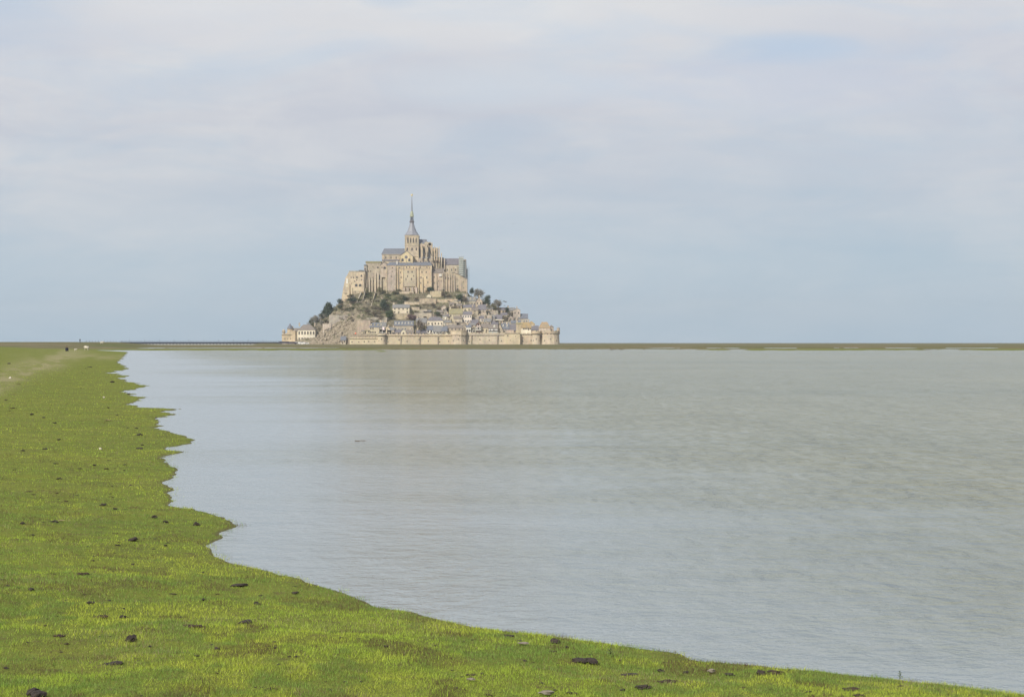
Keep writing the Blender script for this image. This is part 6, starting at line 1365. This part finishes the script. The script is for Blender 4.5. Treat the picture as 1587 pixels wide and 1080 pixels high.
V_ = [(0,0,.16), (0,-.08,.38), (0,-.20,.60), (0,-.24,.70), (0,-.30,.82), (-.12,-.02,.14), (-.17,-.42,.46), (-.16,-.62,.07), (-.16,-.76,.05), (.12,-.02,.14), (.17,-.42,.46), (.16,-.62,.07), (.16,-.76,.05),
      (-.20,-.18,.60), (-.27,-.34,.42), (-.10,-.52,.44), (.20,-.18,.60), (.27,-.34,.42), (.10,-.52,.44)]
E_ = [(0,1),(1,2),(2,3),(3,4),(0,5),(5,6),(6,7),(7,8),(0,9),(9,10),(10,11),(11,12),(2,13),(13,14),(14,15),(2,16),(16,17),(17,18)]
R_ = [.19,.18,.18,.07,.10,.12,.09,.06,.04,.12,.09,.06,.04,.09,.07,.05,.09,.07,.05]
skin_mesh('body', V_, E_, R_, M['navy'], p_)
q = MB(); q.lathe(0, -.30, [(.02, .72), (.09, .76), (.11, .85), (.08, .95), (.01, .98)], 12); q.build('head', M['skin'], p_, local=True, smooth=True)
q = MB(); q.lathe(0, -.28, [(.12, .84), (.115, .93), (.06, 1.0), (.01, 1.02)], 12); q.build('hair', M['hair'], p_, local=True, smooth=True)
def sheep(px, py, label, rz, sc_=1.0, lying=False, Y=None):
    if Y is None: x, y, z = on_ground(px, py)
    else: x, y = X_(px, Y), Y; z = gh(x, y)
    o = empty('sheep', (x, y, z - (.28 if lying else 0)), rz); tag(o, label, 'sheep'); o.scale = (sc_,)*3
    V_ = [(-.42,0,.62), (-.1,0,.63), (.28,0,.66), (.48,0,.78), (.66,0,.74), (.82,0,.62), (-.38,.13,.45), (-.44,.14,.27), (-.40,.14,.02), (-.38,-.13,.45), (-.44,-.14,.27), (-.40,-.14,.02),
          (.28,.13,.45), (.29,.13,.25), (.27,.13,.02), (.28,-.13,.45), (.29,-.13,.25), (.27,-.13,.02), (-.6,0,.55)]
    E_ = [(1,0),(1,2),(2,3),(3,4),(4,5),(0,6),(6,7),(7,8),(0,9),(9,10),(10,11),(2,12),(12,13),(13,14),(2,15),(15,16),(16,17),(0,18)]
    skin_mesh('body', V_, E_, [.25,.28,.25,.15,.10,.055,.10,.045,.04,.10,.045,.04,.09,.045,.04,.09,.045,.04,.05], M['wool'], o, root=1)
    for s_ in (-1, 1): q = MB(); q.add([(.62,s_*.07,.80),(.56,s_*.20,.78),(.66,s_*.18,.74),(.68,s_*.07,.76)], [(0,1,2,3),(3,2,1,0)]); q.build('ear', M['dark_face'], o, local=True)
sheep(134, 543.2, 'cream sheep lying near the end of the water, right of the seated person', 2.6, 1.1)
sheep(117, 544.0, 'small white lamb between the seated person and the cream sheep', .4, .5)
sheep(158, 537, 'white sheep grazing alone on the far marsh left of the footbridge', .2, 1.25, Y=760)
for i, (px, py, sp_, bank) in enumerate(((707,317,.9,.3),(716.5,317,1.0,-.5),(693.5,330,1.1,.4),(728.5,333,1.5,1.0),(709.5,340.5,1.3,.5),(717,342,1,-.3),(678,345,1,.8),(740,344.5,1.1,.2),(746,362,1,-.7),(774,362,.9,.4),(758.5,368.5,1,-.4),(795.5,347,1.4,.9),(777,388,1.8,.3))):
    Yb = 1000+60*(i % 4); o = empty('gull', P(px, py, Yb)); tag(o, 'small grey gull gliding in the sky right of the abbey spire', 'gull', 'gulls circling right of the spire')
    o.rotation_euler = (.25, bank*.8, i*1.1); o.scale = (sp_,)*3
    q = MB(); q.lathe(0, 0, [(.01, -.28), (.07, -.15), (.085, 0), (.06, .15), (.05, .2), (.01, .28)], 8); q.v = [(a_, c_, b_) for a_, b_, c_ in q.v]; q.build('body', M['gull_white'], o, local=True, smooth=True)
    for s_ in (-1, 1):
        q = MB(); q.add([(s_*.05,.10,.02),(s_*.35,.16,.14),(s_*.70,.0,.06),(s_*.35,-.02,.13),(s_*.05,-.10,.02),(s_*.05,0,.05),(s_*.35,.07,.17)], [(0,1,6,5),(1,2,6),(6,2,3),(5,6,3,4),(0,5,4),(4,3,2,1,0)]); q.build('wing', M['gull_white'], o, local=True)

# ---------------------------------------------------------------- grass blades over the meadow (nobody could count them)
NB = 900000
px = rng.uniform(-90, 1680, NB); py = HY + 8 + 580*rng.random(NB)**.92
Y = (H-.3)*F/(py-HY); Y = Y*rng.uniform(.96, 1.04, NB); X = (px-CX)/F*Y
k = (Y < 170)*(Y > 7.5); X, Y = X[k], Y[k]
d = np.empty(len(X))
for a0 in range(0, len(X), 100000): d[a0:a0+100000] = ground_h(X[a0:a0+100000], Y[a0:a0+100000])
k = d > np.where(fbm(X*4, Y*3, 260, 3) > .52, -.007, .002) + .004*rng.random(len(d)); X, Y, Zg = X[k], Y[k], d[k]
# thin cover on bare patches
patch = fbm(X*1.1, Y*.9, 201, 4); k = rng.random(len(X)) < np.where(patch > .66, .5, 1); X, Y, Zg = X[k], Y[k], Zg[k]
n = len(X); tuft = fbm(X*3.0, Y*3.0, 210, 3)
ln = (.008 + .019*rng.random(n)**1.5)*(.40+1.15*tuft)*np.where(rng.random(n) > .985, 1.9, 1)*np.clip(1+(Y-20)/180, 1, 1.5)
wd = np.maximum(.0022, Y*.00024)*(.7+.6*rng.random(n))
an = rng.uniform(0, 2*np.pi, n); la = rng.uniform(0, 2*np.pi, n); le = ln*rng.uniform(.1, .95, n)
bx, by = np.cos(an)*wd/2, np.sin(an)*wd/2
V3 = np.empty((n, 3, 3), np.float32)
V3[:, 0] = np.stack([X-bx, Y-by, Zg-.004], -1); V3[:, 1] = np.stack([X+bx, Y+by, Zg-.004], -1); V3[:, 2] = np.stack([X+np.cos(la)*le, Y+np.sin(la)*le, Zg+ln], -1)
me = bpy.data.meshes.new('short_grass'); me.vertices.add(n*3); me.vertices.foreach_set('co', V3.ravel())
me.loops.add(n*3); me.loops.foreach_set('vertex_index', np.arange(n*3, dtype=np.int32)); me.polygons.add(n)
me.polygons.foreach_set('loop_start', np.arange(0, n*3, 3, dtype=np.int32)); me.polygons.foreach_set('loop_total', np.full(n, 3, np.int32)); me.update()
yel = .6*fbm(X*.8, Y*.6, 220, 4)+.4*fbm(X*4.5, Y*3.0, 221, 3); dk = .5*fbm(X*.9+9, Y*.6, 230, 4)+.5*fbm(X*6+9, Y*4, 231, 3); r1 = rng.random(n)
colg = np.array([.215, .275, .048])*np.ones((n, 1)); 
t = sst(yel, .42, .62)[:, None]*.55; colg = colg*(1-t) + np.array([.310, .315, .058])*t
t = sst(dk, .46, .60)[:, None]*.85; colg = colg*(1-t) + np.array([.105, .165, .050])*t  # dark mottling: blade colour variety plus tuft shadow painted in
colg = colg*(.55+1.20*r1[:, None])*np.array([1.44, 1.50, 1.12])  # brightness spread also paints small shadows into the blades
strawp = (rng.random(n) < .035 + .22*sst(fbm(X*1.3, Y*1.0, 240, 3), .56, .72)); colg[strawp] = np.array([.36, .32, .17])*(.7+.5*r1[strawp, None])
brn = rng.random(n) < .08 + .6*sst(fbm(X*3.0+4, Y*2.2, 250, 3), .60, .72); colg[brn] = np.array([.13, .09, .05])*(.7+.6*r1[brn, None])
dz2 = zones(X, Y)[0]; dm = rng.random(n) < dz2*.9; colg[dm] = np.array([.33, .30, .17])*(.75+.5*r1[dm, None])
at = me.color_attributes.new('tint', 'FLOAT_COLOR', 'POINT'); at.data.foreach_set('color', np.repeat(np.concatenate([colg, np.ones((n, 1))], 1), 3, axis=0).ravel().astype(np.float32))
m, bs = newmat('grass_blade'); vc = N('ShaderNodeVertexColor', layer_name='tint'); L(vc.outputs[0], bs.inputs['Base Color']); bs.inputs['Roughness'].default_value = .65; bs.inputs['Specular IOR Level'].default_value = .25
tr = N('ShaderNodeBsdfTranslucent'); L(vc.outputs[0], tr.inputs[0]); mx = N('ShaderNodeMixShader'); mx.inputs[0].default_value = .35; out = [x_ for x_ in nt.nodes if x_.type == 'OUTPUT_MATERIAL'][0]
L(bs.outputs[0], mx.inputs[1]); L(tr.outputs[0], mx.inputs[2]); L(mx.outputs[0], out.inputs[0])
me.materials.append(m); o = bpy.data.objects.new('short_grass', me); C.objects.link(o); tag(o, 'short green and yellowish grass covering the meadow', 'grass', kind='stuff')

# ---------------------------------------------------------------- the haze in the air
m = bpy.data.materials.new('haze'); m.use_nodes = True; nt = m.node_tree; nt.nodes.clear()
pv = N('ShaderNodeVolumePrincipled'); pv.inputs['Color'].default_value = (.80, .90, 1.0, 1); pv.inputs['Density'].default_value = HAZE = 0.00006; pv.inputs['Anisotropy'].default_value = .2
L(pv.outputs[0], N('ShaderNodeOutputMaterial').inputs['Volume'])
q = MB(); q.box(-9300, 9300, -9300, 9300, -2.5, 166); o = q.build('haze', m); tag(o, kind='stuff')
